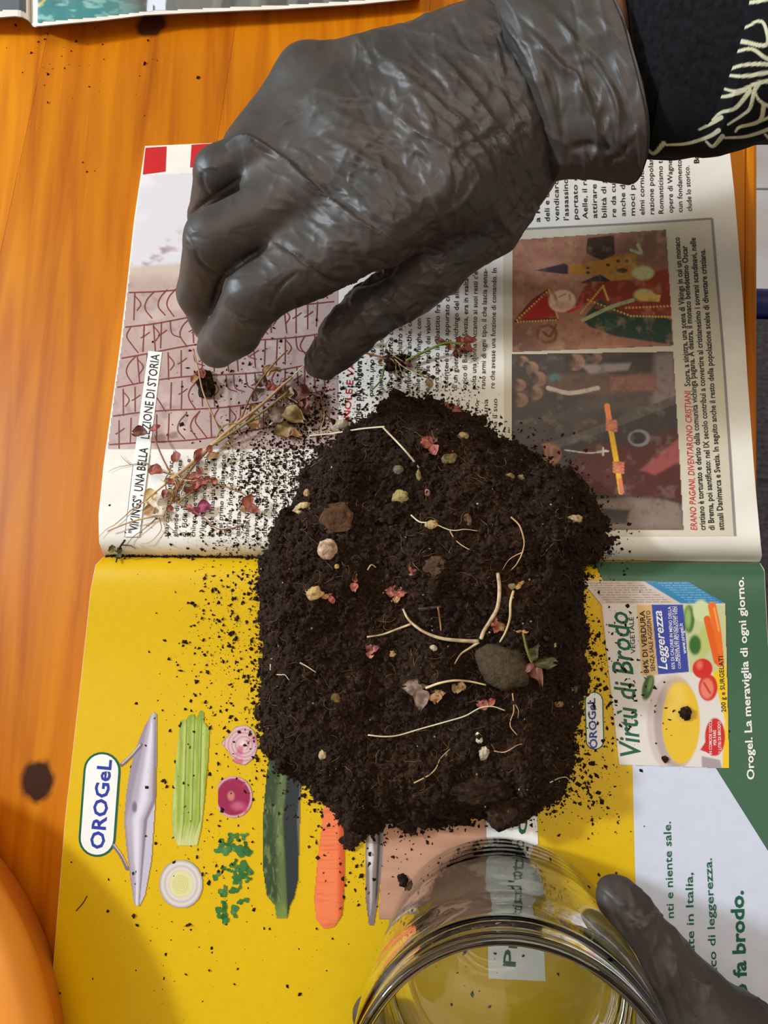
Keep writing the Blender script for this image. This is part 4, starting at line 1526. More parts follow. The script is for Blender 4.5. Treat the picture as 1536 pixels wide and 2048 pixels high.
pebble('soil_clod', 1010, 1620, 36, 30, 0.5, (48, 40, 34), 'dark matted clod right above the glass jar', 39, 0.34, 2.0, 0.4, 4, 'clod')
# ------------------------------------------------------------------ roots, stems and leaves
def plant_mat(name, c1, c2, scale=90, rough=0.55):
    return vary(material(name, c1, rough, 0.35), c1, c2, scale, 4, 0.2, 500, 0.0003)


PM = {
    'white': plant_mat('white_root', srgb(150, 118, 84), srgb(216, 190, 152), 260),
    'straw': plant_mat('straw', srgb(196, 178, 140), srgb(226, 212, 180)),
    'pale': plant_mat('pale_stem', srgb(196, 168, 112), srgb(222, 196, 150)),
    'olive': plant_mat('olive_stem', srgb(112, 108, 50), srgb(156, 140, 80)),
    'brown': plant_mat('brown_stem', srgb(122, 78, 46), srgb(170, 122, 78)),
    'tan': plant_mat('tan_stem', srgb(170, 128, 84), srgb(206, 168, 122)),
    'green': plant_mat('green_stem', srgb(92, 108, 40), srgb(132, 146, 66)),
    'pink': plant_mat('pink_leaf', srgb(122, 62, 54), srgb(184, 108, 96), 420),
    'red': plant_mat('red_leaf', srgb(112, 50, 34), srgb(170, 92, 66), 420),
    'grey_pink': plant_mat('dusty_leaf', srgb(88, 68, 54), srgb(150, 124, 108), 420),
    'tan_leaf': plant_mat('tan_leaf', srgb(140, 100, 62), srgb(186, 142, 96), 160),
    'dark_leaf': plant_mat('dark_leaf', srgb(62, 60, 30), srgb(98, 92, 44), 140),
    'maroon': plant_mat('maroon_leaf', srgb(80, 42, 34), srgb(134, 78, 64), 420),
    'olive_leaf': plant_mat('olive_leaf', srgb(112, 88, 50), srgb(164, 134, 84), 420),
    'magenta': plant_mat('magenta_leaf', srgb(140, 54, 84), srgb(180, 84, 116), 160),
    'dark_root': plant_mat('dark_root', srgb(40, 26, 18), srgb(70, 50, 36)),
}


def strand(pts, r_px, lift, taper=(1, 1), wob=0.0, n=7, per=6, seed=0):
    """tube over the ground along pixel points; lift = height over the ground in mm, scalar or per point"""
    pts = np.asarray(pts, float)
    lf = np.broadcast_to(np.asarray(lift, float), (len(pts),)) * 0.001
    sp = spline(np.c_[pts, lf * 1e5], per)
    if wob:
        rr = np.random.default_rng(seed)
        sp[:, :2] += np.cumsum(rr.normal(0, wob, (len(sp), 2)), axis=0) * np.sin(np.linspace(0, 3.14, len(sp)))[:, None]
    P = on_ground(sp[:, 0], sp[:, 1])
    base = np.convolve(np.pad(P[:, 2], 2, 'edge'), np.ones(5) / 5, 'valid')
    P = np.array([W(a, b, c + d_ / 1e5)for a, b, c, d_ in zip(sp[:, 0], sp[:, 1], base, sp[:, 2])])
    r = mm(r_px, pts[0][0], pts[0][1], 0.02) * np.linspace(taper[0], taper[1], len(P))
    return tube(P, r, n)


def root(name, pts, r_px, lift, mat, label, cat='root', taper=(1, 0.5), wob=0.0, seed=0, forks=()):
    s_ = Soup()
    s_.add(*strand(pts, r_px, lift, taper, wob, seed=seed))
    for f_ in forks:
        s_.add(*strand(f_[0], f_[1], lift if np.isscalar(lift) else 1.0, (1, 0.4), wob, seed=seed + 1))
    c = s_.v[0].mean(0)
    return tag(s_.build(name, PM[mat], None, True, tuple(c)), label, cat)


def leaf_verts(px, py, ang, L_px, w_px, lift, notch=0.0, cup=0.25, tilt=0.0):
    """a leaflet that starts at (px, py) and points along ang (pixel plane, y down)"""
    g0 = on_ground(px, py)[0]
    sc = mm(1, px, py, g0[2] + lift * 0.001)
    L_, w_ = L_px * sc, w_px * sc
    nu, nv = 9, 7
    V = []
    for side in (1, -1):
        for a in range(nu):
            u = a / (nu - 1)
            hw = w_ / 2 * (math.sin(math.pi * min(1, u ** 0.72 * 0.93 + 0.03)) ** 0.8)
            for b in range(nv):
                v = b / (nv - 1) * 2 - 1
                x = u * L_ - notch * L_ * (1 - abs(v)) * max(0, u - 0.6) / 0.4
                z = cup * hw * v * v + cup * 0.5 * L_ * math.sin(u * 3.1) * 0.5 + tilt * x + side * 0.00008
                V.append((x, v * hw, z))
    V = np.array(V)
    sd_ = int(px * 7 + py * 3 + ang * 10)
    q3 = V / L_ * 3.0 + sd_ * 0.37
    q3[:, 2] = sd_ * 0.11
    V[:, 0] += 0.10 * L_ * vnoise(q3, sd_)
    V[:, 1] += 0.12 * L_ * vnoise(q3 + 9, sd_)
    V[:, 2] += 0.16 * L_ * vnoise(q3 * 1.3 + 5, sd_)
    Fs = []
    o2 = nu * nv
    for a in range(nu - 1):
        for b in range(nv - 1):
            i0 = a * nv + b
            Fs.append((i0, i0 + nv, i0 + nv + 1, i0 + 1))
            Fs.append((o2 + i0, o2 + i0 + 1, o2 + i0 + nv + 1, o2 + i0 + nv))
    rim = [a * nv for a in range(nu)] + [(nu - 1) * nv + b for b in range(1, nv)] + [a * nv + nv - 1 for a in range(nu - 2, -1, -1)] + [b for b in range(nv - 2, 0, -1)]
    for a, b in zip(rim, rim[1:] + rim[:1]):
        Fs.append((a, b, o2 + b, o2 + a))
    c, s_ = math.cos(-ang), math.sin(-ang)
    X = V[:, 0] * c - V[:, 1] * s_
    Y = V[:, 0] * s_ + V[:, 1] * c
    return np.stack([X, Y, V[:, 2]], -1) + g0 + np.array([0, 0, lift * 0.001 + 0.0003]), Fs


def leaflet(parent, name, px, py, deg, L, w, lift, mat, notch=0.2, cup=0.25, tilt=0.0):
    V, Fs = leaf_verts(px, py, math.radians(deg), L, w, lift, notch, cup, tilt)
    return obj(name, V, Fs, PM[mat], parent, True)


def clover(px, py, leaves, label, stalk=None, cat='leaf', name='clover_leaf', lift=1.0, smat='olive'):
    """leaves: (deg, length, width, material); stalk: (points, radius px, lift)"""
    e = empty(name, on_ground(px, py)[0])
    tag(e, label, cat)
    for (deg, L_, w_, m_) in leaves:
        leaflet(e, 'leaflet', px, py, deg, L_, w_, lift, m_)
    if stalk:
        V, Fs = strand(stalk[0], stalk[1], stalk[2], (1, 0.7))
        obj('stalk', V, Fs, PM[smat], e, True)
    return e


# straws and roots on the heap
root('straw', [(618, 872), (672, 866), (720, 858), (765, 854), (768, 857), (800, 890), (822, 915), (838, 936)], 2.0, [1, 2, 5, 8, 8, 6, 3, 1], 'straw', 'thin bent white straw across the top of the heap', 'straw', (0.8, 1.0))
root('root', [(640, 785), (648, 830), (640, 865), (650, 890)], 1.2, 1.5, 'tan', 'thin curved root hanging beside the smooth oval pebble', wob=0.3, seed=2, forks=[([(640, 865), (670, 860), (660, 900), (620, 935)], 1.0)])
root('stem', [(806, 1218), (818, 1240), (845, 1262), (880, 1276), (918, 1281), (957, 1283)], 3.8, [2, 3, 4, 4, 3, 2], 'white', 'long curved pale stem pointing at the large dark stone', 'stem', (0.55, 1.1))
root('root', [(734, 1274), (765, 1269), (795, 1258), (822, 1248)], 2.5, 2, 'white', 'straight white root branching left off the long pale stem', taper=(0.7, 1))
root('stem', [(996, 1147), (999, 1180), (995, 1215), (980, 1243), (968, 1262), (962, 1278)], 4.0, [3, 5, 6, 5, 3, 2], 'white', 'thick pale upright stem above the large dark stone', 'stem', (0.9, 1.0))
root('root', [(958, 1284), (940, 1296), (922, 1308), (909, 1328)], 3.2, 2, 'white', 'short forked root left of the large dark stone', taper=(1, 0.3))
root('root', [(736, 1470), (765, 1473), (795, 1471), (840, 1458), (890, 1444), (930, 1432), (960, 1416), (985, 1413), (1010, 1421)], 2.0, [3.2, 3.4, 3.4, 3.4, 3.6, 3.6, 4, 3.5, 3], 'straw', 'long thin white root lying across the lower half of the heap', taper=(0.8, 0.6))
root('root', [(1022, 1034), (1040, 1052), (1049, 1080), (1046, 1104), (1034, 1128), (1020, 1142)], 1.8, 2, 'tan', 'curved tan root at the right of the heap', wob=0.2, seed=4, forks=[([(1046, 1104), (1020, 1118), (1005, 1140)], 1.2)])
root('root', [(822, 1030), (840, 1044), (868, 1048), (905, 1062), (930, 1060), (955, 1062)], 1.6, 1.5, 'straw', 'fine white root running from the small cream pebble', wob=0.3, seed=5)
root('root', [(900, 1062), (912, 1080), (935, 1096), (948, 1102)], 1.4, 1.5, 'tan', 'fine forked root below the small cream pebble', wob=0.2, seed=6)
root('root', [(1025, 1386), (1028, 1420), (1022, 1450), (1034, 1470)], 1.5, 1.5, 'tan', 'thin root hanging below the large dark stone', wob=0.3, seed=7, forks=[([(1026, 1400), (1038, 1420), (1036, 1436)], 1.0)])
root('root', [(988, 1502), (1010, 1504), (1035, 1490), (1045, 1488)], 1.3, 1.5, 'tan', 'fine root touching the knobbly whitish pebble', wob=0.2, seed=8)
root('root', [(828, 1566), (855, 1552), (872, 1536), (882, 1516), (900, 1498)], 1.6, 1.5, 'tan', 'thin curved root in the lower middle soil', wob=0.2, seed=9)
root('root', [(541, 1328), (543, 1346), (560, 1350), (570, 1350), (578, 1360)], 1.4, 1.5, 'straw', 'curled white hair root at the left edge of the heap', wob=0.1, seed=10)
root('root', [(600, 1325), (615, 1334), (632, 1345)], 1.6, 1.5, 'straw', 'short pale straw in the left part of the heap', wob=0.1, seed=11)
root('root', [(1100, 1565), (1118, 1556), (1132, 1554), (1142, 1566)], 1.4, 2, 'straw', 'fine pale root at the lower right edge of the heap', wob=0.2, seed=12)
root('root', [(735, 1140), (742, 1130), (752, 1135)], 1.6, 1.5, 'straw', 'tiny pale rootlet right of the pink leaf bits', wob=0.1, seed=13)
root('stem', [(838, 1218), (860, 1216), (888, 1212)], 5.0, 0.5, 'dark_root', 'short dark twig above the long pale stem', 'twig', (0.9, 0.7))
root('stem', [(876, 1214), (880, 1240), (882, 1262)], 2.0, 1.5, 'brown', 'short reddish stalk crossing the long pale stem', 'stem', (1, 0.7))
root('hair_root', [(174, 1792), (166, 1806), (152, 1822)], 1.6, 0.4, 'dark_root', 'curved dark sliver alone on the yellow page', 'sliver', (0.7, 0.7))
# leaves on the heap
clover(866, 890, [(200, 26, 24, 'red'), (280, 22, 20, 'maroon'), (80, 24, 22, 'pink')], 'reddish three-part leaf high on the heap', None)
clover(900, 818, [(195, 24, 15, 'pink'), (20, 24, 15, 'pink')], 'two pink leaves on the upper edge of the heap')
clover(830, 1148, [(255, 30, 18, 'pink'), (170, 14, 8, 'red')], 'pink curled leaf above the middle of the heap')
clover(794, 1188, [(190, 24, 20, 'pink'), (280, 24, 22, 'pink'), (350, 22, 20, 'red'), (95, 20, 14, 'tan_leaf')], 'pink clover leaf at the tip of the long pale stem')
clover(710, 1166, [(95, 20, 18, 'pink'), (275, 24, 10, 'red')], 'small pink leaf bits left of the pink clover leaf')
clover(660, 1192, [(60, 18, 14, 'red'), (160, 16, 10, 'tan_leaf'), (300, 14, 8, 'red')], 'small orange leaf scrap beside the angular tan pebble')
clover(743, 1302, [(240, 20, 16, 'maroon'), (330, 20, 14, 'pink'), (100, 16, 16, 'pink')], 'pink clover leaf below the straight white root')
clover(845, 1377, [(185, 40, 30, 'grey_pink'), (275, 28, 30, 'grey_pink'), (100, 44, 28, 'grey_pink')], 'dusty grey-pink clover leaf, largest leaf on the heap', ([(852, 1376), (880, 1366), (910, 1361), (940, 1363), (972, 1370)], 2.6, [2, 3, 4, 3, 2]), smat='pale')
clover(870, 1385, [(80, 22, 24, 'tan_leaf'), (350, 24, 20, 'tan_leaf')], 'tan leaf pair right beside the dusty grey-pink clover leaf')
clover(918, 1366, [(110, 22, 20, 'olive_leaf'), (50, 18, 16, 'tan_leaf')], 'small olive leaf under the arched pale stalk')
clover(976, 1410, [(190, 24, 20, 'pink'), (320, 20, 16, 'red')], 'two red leaves on the long thin white root')
clover(994, 1251, [(190, 14, 12, 'red'), (280, 20, 18, 'red'), (20, 22, 18, 'tan_leaf'), (100, 16, 14, 'red')], 'orange-red clover leaf between the pale stems')
clover(1028, 1180, [(215, 16, 12, 'olive_leaf'), (325, 24, 13, 'tan_leaf')], 'seedling with two tiny leaves on a thin arched stalk', ([(1027, 1182), (1021, 1205), (1020, 1235), (1012, 1262), (1000, 1284)], 2.6, [5, 7, 7, 5, 2]), 'seedling', 'seedling', 6.0, 'pale')
clover(1064, 1326, [(285, 46, 22, 'dark_leaf'), (2, 46, 24, 'dark_leaf'), (68, 50, 24, 'maroon'), (130, 26, 12, 'maroon')], 'dark seedling with spread oval leaves right of the large stone', ([(1064, 1326), (1054, 1300), (1046, 1266)], 3.0, [3, 5, 6]), 'seedling', 'seedling', 3.0, 'olive')
clover(1042, 1264, [(180, 14, 6, 'tan_leaf'), (10, 14, 6, 'tan_leaf')], 'tiny pair of pale seed leaves above the dark seedling', None, lift=6)
clover(1146, 1384, [(250, 20, 14, 'olive_leaf'), (310, 18, 9, 'dark_leaf')], 'curled green leaf at the right edge of the heap')


# uprooted weeds lying on the history page
def weed(label, at_, stems, leaves, roots=(), tangle=()):
    e = empty('uprooted_weed', on_ground(*at_)[0])
    tag(e, label, 'weed')
    for (pts, r_, lf, m_) in stems:
        V, Fs = strand(pts, r_, lf, (1, 0.7), 0.15, seed=int(pts[0][0]))
        obj('stem', V, Fs, PM[m_], e, True)
    for (x, y, deg, L_, w_, m_, lf) in leaves:
        leaflet(e, 'leaf', x, y, deg, L_, w_, lf, m_, 0.15, 0.3)
    for (cx_, cy_, rad_, ns, nl, mats) in tangle:
        rr = np.random.default_rng(int(cx_))
        for _ in range(ns):
            a = rr.uniform(0, 6.28)
            x0, y0 = cx_ + rr.normal(0, rad_ * 0.3), cy_ + rr.normal(0, rad_ * 0.3)
            b = a + rr.normal(0, 0.5)
            l_ = rad_ * rr.uniform(0.5, 1.5)
            pts = [(x0, y0), (x0 + 0.5 * l_ * math.cos(a), y0 + 0.5 * l_ * math.sin(a)), (x0 + l_ * math.cos(b), y0 + l_ * math.sin(b))]
            V, Fs = strand(pts, rr.uniform(0.7, 1.4), [rr.uniform(1, 5), rr.uniform(2, 7), rr.uniform(0.5, 3)], (1, 0.6), 0.4, n=5, per=5, seed=int(x0))
            obj('stem', V, Fs, PM[['tan', 'brown', 'olive', 'pale'][rr.integers(0, 4)]], e, True)
        for _ in range(nl):
            x0, y0 = cx_ + rr.normal(0, rad_ * 0.5), cy_ + rr.normal(0, rad_ * 0.5)
            leaflet(e, 'leaf', x0, y0, rr.uniform(0, 360), rr.uniform(14, 26), rr.uniform(9, 17), rr.uniform(1, 5), mats[rr.integers(0, len(mats))], 0.2, 0.5, rr.uniform(-0.2, 0.3))
    for (pts, r_, m_) in roots:
        V, Fs = strand(pts, r_, 1.0, (1, 0.3), 0.4, seed=int(pts[0][0]) + 3)
        obj('root', V, Fs, PM[m_], e, True)
    return e


weed('long-stemmed dry weed running from the fingertips down the rune stone picture', (420, 890),
     [([(335, 965), (380, 930), (420, 893), (470, 850), (520, 812), (560, 775), (585, 755)], 4.0, [4, 4, 3, 4, 6, 8, 8], 'tan'),
      ([(420, 893), (470, 862), (530, 820), (575, 785)], 3.2, [3, 5, 7, 8], 'olive'),
      ([(480, 842), (505, 785), (540, 735), (575, 700)], 2.4, [4, 7, 9, 10], 'brown'),
      ([(443, 870), (425, 830), (405, 780), (396, 735), (386, 700)], 1.9, [3, 5, 7, 8, 10], 'tan'),
      ([(430, 880), (450, 850), (490, 846), (540, 830)], 1.8, [3, 4, 5, 5], 'olive'),
      ([(540, 850), (556, 836), (566, 826)], 2.2, [3, 4, 5], 'pale'),
      ([(575, 765), (598, 740), (612, 728)], 1.6, [6, 8, 9], 'straw')],
     [(520, 770, 20, 34, 22, 'grey_pink', 6), (536, 764, 330, 40, 20, 'tan_leaf', 6), (545, 850, 330, 50, 34, 'grey_pink', 5), (570, 832, 20, 48, 34, 'olive_leaf', 5), (560, 848, 60, 44, 30, 'olive_leaf', 3), (590, 800, 350, 44, 36, 'maroon', 5), (600, 812, 40, 40, 30, 'maroon', 4), (585, 808, 270, 30, 22, 'olive_leaf', 6), (506, 835, 60, 34, 30, 'tan_leaf', 3), (505, 830, 330, 24, 22, 'olive_leaf', 4), (512, 808, 320, 32, 22, 'grey_pink', 5), (570, 860, 30, 40, 26, 'tan_leaf', 2), (565, 790, 200, 26, 16, 'red', 6), (408, 750, 60, 24, 20, 'red', 6), (404, 758, 120, 22, 18, 'tan_leaf', 5)], (), [(575, 800, 42, 10, 12, ['maroon', 'olive_leaf', 'grey_pink', 'red', 'tan_leaf']), (440, 870, 40, 6, 1, ['tan_leaf', 'red'])])
weed('tangled dry weed with red leaves over the boxed heading', (345, 1005),
     [([(335, 965), (310, 985), (285, 1005), (262, 1020)], 2.0, [4, 4, 3, 2], 'tan'),
      ([(420, 895), (385, 935), (350, 985), (340, 1010)], 3.0, [3, 4, 5, 4], 'brown'),
      ([(340, 945), (318, 900), (308, 870)], 2.0, [5, 5, 4], 'brown'),
      ([(290, 925), (315, 940), (345, 950)], 2.0, [3, 4, 4], 'olive'),
      ([(355, 1008), (375, 990), (390, 985)], 2.2, [4, 4, 3], 'olive'),
      ([(356, 1008), (400, 1030), (435, 1058), (470, 1056), (500, 1040)], 1.8, [4, 4, 3, 3, 4], 'brown'),
      ([(330, 1030), (300, 1034), (260, 1044), (215, 1062)], 2.2, [4, 3, 3, 2], 'tan'),
      ([(378, 955), (420, 965), (470, 980), (505, 1000)], 1.6, [4, 4, 4, 3], 'brown')],
     [(304, 870, 180, 32, 20, 'maroon', 4), (308, 866, 345, 24, 14, 'red', 4), (336, 950, 200, 34, 24, 'red', 5), (330, 940, 160, 26, 18, 'red', 5), (365, 930, 250, 24, 20, 'red', 5), (400, 930, 300, 30, 18, 'red', 5), (420, 920, 350, 30, 18, 'tan_leaf', 4), (385, 958, 20, 40, 24, 'pink', 4), (390, 975, 350, 36, 22, 'pink', 4), (400, 1012, 20, 30, 24, 'magenta', 3), (395, 1018, 60, 18, 16, 'magenta', 3), (320, 985, 130, 34, 28, 'pale', 3), (310, 1010, 60, 26, 22, 'straw', 3), (318, 1020, 150, 26, 22, 'tan_leaf', 4), (345, 985, 60, 24, 14, 'olive_leaf', 5), (500, 1020, 290, 30, 22, 'red', 4), (505, 1025, 200, 26, 20, 'tan_leaf', 3), (505, 1018, 20, 26, 18, 'pink', 4)],
     [([(262, 1020), (240, 1040), (214, 1058), (196, 1075)], 1.2, 'tan'), ([(315, 1035), (290, 1055), (265, 1075), (250, 1095)], 1.3, 'brown'), ([(318, 1035), (322, 1060), (300, 1085), (282, 1088)], 1.2, 'tan'), ([(290, 925), (262, 930), (235, 935), (216, 944)], 0.9, 'brown'), ([(262, 930), (250, 920), (240, 910)], 0.8, 'brown')], [(352, 975, 46, 20, 12, ['red', 'pink', 'tan_leaf', 'pale', 'maroon']), (400, 965, 30, 5, 6, ['red', 'pink', 'tan_leaf'])])
weed('small weed with a green curved stem on the printed text right of the thumb', (790, 722),
     [([(710, 700), (745, 710), (780, 720)], 2.6, [6, 4, 3], 'brown'),
      ([(812, 722), (845, 705), (870, 692), (895, 684), (925, 688)], 3.2, [3, 4, 5, 5, 4], 'green'),
      ([(898, 684), (915, 700), (925, 712)], 1.8, [5, 4, 3], 'olive'),
      ([(770, 730), (762, 760), (742, 782)], 2.2, [3, 4, 2], 'green'),
      ([(790, 718), (808, 735), (850, 755)], 1.6, [4, 3, 2], 'pale'),
      ([(825, 735), (840, 745), (852, 756)], 1.4, [3, 3, 2], 'olive'),
      ([(715, 690), (745, 690), (768, 700)], 1.8, [6, 5, 4], 'pale')],
     [(872, 690, 20, 26, 16, 'maroon', 4), (895, 690, 60, 22, 16, 'red', 4), (926, 686, 10, 30, 16, 'red', 3), (930, 692, 60, 26, 16, 'red', 3), (922, 704, 90, 20, 16, 'maroon', 3), (858, 762, 80, 22, 16, 'olive_leaf', 2), (700, 685, 350, 26, 12, 'olive_leaf', 6)],
     [([(790, 725), (800, 700), (810, 690)], 1.2, 'tan'), ([(785, 728), (790, 745), (805, 750)], 1.2, 'dark_root'), ([(770, 715), (765, 690), (775, 670)], 0.9, 'tan')], [(792, 720, 36, 10, 2, ['tan_leaf', 'maroon']), (925, 695, 14, 2, 4, ['red', 'maroon'])])
weed('tiny rootlet with soil hanging at the gutter on the left margin', (236, 1098),
     [([(250, 1080), (240, 1095), (236, 1110), (232, 1124)], 2.2, [3, 3, 3, 3], 'dark_root')],
     [(238, 1094, 130, 18, 14, 'dark_leaf', 3), (242, 1100, 30, 16, 12, 'dark_leaf', 3), (244, 1108, 70, 14, 12, 'dark_leaf', 3)],
     [([(244, 1090), (260, 1092), (272, 1098)], 1.4, 'dark_root'), ([(236, 1105), (226, 1100), (222, 1090)], 1.2, 'dark_root')])
# ------------------------------------------------------------------ second magazine at the top edge
def h2(px):
    px = np.asarray(px, float)
    return np.interp(px, [-400, -80, 0, 40, 56, 62, 68, 78, 110, 300, 840], [0.006, 0.009, 0.012, 0.0115, 0.0085, 0.0055, 0.009, 0.0125, 0.0125, 0.0095, 0.007])


def on_mag2(px, py, lift=0.0):
    px = np.asarray(px, float)
    py = np.asarray(py, float)
    return W(px, py, h2(px) + lift)


mag2 = empty('magazine', W(300, -250, 0.0))
tag(mag2, 'closed-in second magazine with a grey and teal photo at the top edge', 'magazine')
mag2['label'] = 'second magazine with a grey and teal photo at the top edge'
E_L = [(-330, 60), (-120, 46), (-20, 36), (30, 32), (45, 34), (56, 40), (62, 47)]
E_R = [(62.5, 47), (64, 50), (70, 52), (85, 51.5), (130, 47), (200, 41), (290, 30), (390, 25), (480, 21), (560, 18), (640, 13), (720, 8), (770, 3), (840, -4)]
for nm, ed in (('left_page_stack', E_L), ('right_page_stack', E_R)):
    e_ = np.array(ed, float)
    xs = np.concatenate([np.linspace(e_[0, 0], e_[-1, 0], 60), e_[:, 0]])
    xs = np.unique(xs)
    ysb = np.interp(xs, e_[:, 0], e_[:, 1])
    for layer in range(4):
        up, dn = h2(xs) * (1 - layer * 0.26), h2(xs) * (1 - (layer + 1) * 0.26) + 0.0001
        dn = np.maximum(dn, 0.0003)
        jit = [0, 2.2, -0.8, 1.6][layer]
        V, Fs = [], []
        k = len(xs)
        for row, (off, zz) in enumerate(((0, dn), (0, up), (-330, up), (-330, dn))):
            yy = ysb + off + jit
            P = np.array([W(x + (0.02 * off), y, z_) for x, y, z_ in zip(xs, yy, zz)])
            V.append(P)
        V = np.vstack(V)
        for a in range(4):
            b = (a + 1) % 4
            for q_ in range(k - 1):
                Fs.append((a * k + q_, a * k + q_ + 1, b * k + q_ + 1, b * k + q_))
        Fs.append((0, k, 2 * k, 3 * k))
        Fs.append((k - 1, 4 * k - 1, 3 * k - 1, 2 * k - 1))
        top = obj(nm, V, fix_up(V, Fs) if False else Fs, M['paper'], mag2)
        bm = bmesh.new()
        bm.from_mesh(top.data)
        bmesh.ops.recalc_face_normals(bm, faces=bm.faces)
        bm.to_mesh(top.data)
        bm.free()
p = Paint(70, -160, 832, 50, 2.5)
eb = np.interp(p.X, [q_[0] for q_ in E_R], [q_[1] for q_ in E_R])
p.A = (p.Y < eb - 6.5) * (p.X > 74) * 1.0
p.C[:] = srgb(112, 112, 106)
p.mix(sm(-0.2, 0.4, p.n(0.02, 0.006, 51)), (76, 76, 72), 0.8)
p.mix(sm(0.1, 0.5, p.n(0.03, 0.03, 52)) * sm(420, 300, p.X), (150, 144, 130), 0.7)
p.mix(sm(330, 180, p.X + 60 * p.n(0.01, 0.02, 53)) * sm(-20, 10, p.Y), (60, 138, 140), 0.85)
p.mix(sm(0.0, 0.35, p.n(0.04, 0.09, 54)) * sm(300, 160, p.X), (150, 196, 190), 0.8)
p.mix(sm(0.1, 0.4, p.n(0.03, 0.05, 55)) * sm(150, 90, p.X) * sm(20, 0, p.Y), (60, 90, 60), 0.8)
p.mix(sm(0.5, 0.9, np.sin(p.X * 0.09 + 2 * p.n(0.01, 0.01, 56))) * sm(380, 420, p.X), (146, 144, 136), 0.5)
p.line([(60, 20), (78, 10), (92, -4), (100, -20)], 4, (216, 190, 90))
p.poly([(300, -160), (340, -160), (331, 23), (294, 27)], (216, 220, 236), 0.8)
p.line([(308, 12), (308, 20)], 3, (30, 30, 36))
p.build('photo_print', mag2, 2, on_mag2)
p = Paint(-300, -160, 52, 40, 3)
eb = np.interp(p.X, [q_[0] for q_ in E_L], [q_[1] for q_ in E_L])
p.A = (p.Y < eb - 12) * 1.0
p.C[:] = srgb(96, 104, 112)
p.mix(sm(0, 0.4, p.n(0.02, 0.02, 57)), (58, 66, 92), 0.8)
p.build('photo_print', mag2, 2, on_mag2)

# ------------------------------------------------------------------ orange bowl in the corner
def lathe(profile, n=96, c=(0, 0, 0)):
    V, Fs = [], []
    a = np.linspace(0, 2 * np.pi, n, endpoint=False)
    k = len(profile)
    for r, z_ in profile:
        V.append(np.stack([c[0] + r * np.cos(a), c[1] + r * np.sin(a), np.full(n, c[2] + z_)], -1))
    V = np.vstack(V)
    for i_ in range(k - 1):
        for j_ in range(n):
            j2 = (j_ + 1) % n
            Fs.append((i_ * n + j_, i_ * n + j2, (i_ + 1) * n + j2, (i_ + 1) * n + j_))
    return V, Fs


zb = 0.030
A_, B_, C_ = (W(x, y, zb)[:2] for x, y in ((2, 1782), (60, 1906), (99, 2052)))
mat_ = np.array([[2 * (B_ - A_)[0], 2 * (B_ - A_)[1]], [2 * (C_ - A_)[0], 2 * (C_ - A_)[1]]])
cen = np.linalg.solve(mat_, np.array([B_ @ B_ - A_ @ A_, C_ @ C_ - A_ @ A_]))
br = float(np.linalg.norm(cen - A_))
tub = empty('plastic_tub', (cen[0], cen[1], 0))
tag(tub, 'round smooth orange plastic tub with its lid on, in the lower left corner', 'tub')
M['orange'] = vary(material('orange_plastic', srgb(250, 156, 44), 0.5, 0.4), srgb(246, 150, 40), srgb(252, 162, 50), 30, 4, 0.05, 900, 0.0002)
V, Fs = lathe([(0.001, 0.0), (br * 0.90, 0.0), (br * 0.915, 0.002), (br * 0.94, 0.0215), (br * 0.94, 0.023), (0.001, 0.023)], 128, (cen[0], cen[1], 0))
obj('tub_body', V, Fs, M['orange'], tub, True)
prof = [(br * 0.95, 0.0225), (br * 0.975, 0.0230), (br * 0.99, 0.0250), (br * 0.998, 0.0280), (br * 0.998, 0.0310), (br * 0.985, 0.0345), (br * 0.955, 0.0375), (br * 0.90, 0.0402)]
for t in np.linspace(0.15, 1, 12):
    prof.append((br * 0.90 * (1 - t) + 0.0003, 0.0402 + 0.010 * math.sin(t * 1.57)))
V, Fs = lathe(prof, 160, (cen[0], cen[1], 0))
obj('lid', V, Fs, M['orange'], tub, True)

# ------------------------------------------------------------------ glass jar
jc = W(1006, 1912, 0.005)
jz = float(page_h(np.array([jc]))[0]) + 0.0002
JC = (float(jc[0]), float(jc[1]), jz)
M['glass'] = material('jar_glass', (0.965, 0.99, 0.975), 0.015, 0.5, Transmission_Weight=1.0, IOR=1.5)
_n = nd(M['glass'], 'ShaderNodeTexNoise')
_n.inputs['Scale'].default_value = 55
_b = nd(M['glass'], 'ShaderNodeBump')
_b.inputs['Strength'].default_value = 0.12
_b.inputs['Distance'].default_value = 0.0016
_g = nd(M['glass'], 'ShaderNodeNewGeometry')
ln(M['glass'], _g.outputs['Position'], _n.inputs['Vector'])
ln(M['glass'], _n.outputs['Fac'], _b.inputs['Height'])
ln(M['glass'], _b.outputs['Normal'], M['glass'].node_tree.nodes['Principled BSDF'].inputs['Normal'])
jar_prof = [(0.0002, 0.0028), (0.015, 0.0024), (0.026, 0.0012), (0.031, 0.0), (0.035, 0.0), (0.0385, 0.0012), (0.0415, 0.0045), (0.0430, 0.009), (0.0433, 0.014), (0.0433, 0.045), (0.0433, 0.076), (0.0430, 0.081), (0.0420, 0.0855), (0.0408, 0.0885), (0.0404, 0.0905), (0.0406, 0.0920), (0.0418, 0.0935), (0.0423, 0.0950), (0.0418, 0.0966), (0.0408, 0.0980), (0.0406, 0.1000), (0.0408, 0.1020), (0.0413, 0.1040), (0.0416, 0.1058), (0.0413, 0.1074), (0.0404, 0.1084),
            (0.0393, 0.1082), (0.0386, 0.1070), (0.0383, 0.1040), (0.0382, 0.0980), (0.0383, 0.0920), (0.0390, 0.0870), (0.0402, 0.0825), (0.0408, 0.0770), (0.0409, 0.0450), (0.0409, 0.0160), (0.0400, 0.0110), (0.0378, 0.0080), (0.0330, 0.0066), (0.0250, 0.0070), (0.0140, 0.0078), (0.0002, 0.0080)]
V, Fs = lathe(jar_prof, 144, (0, 0, 0))
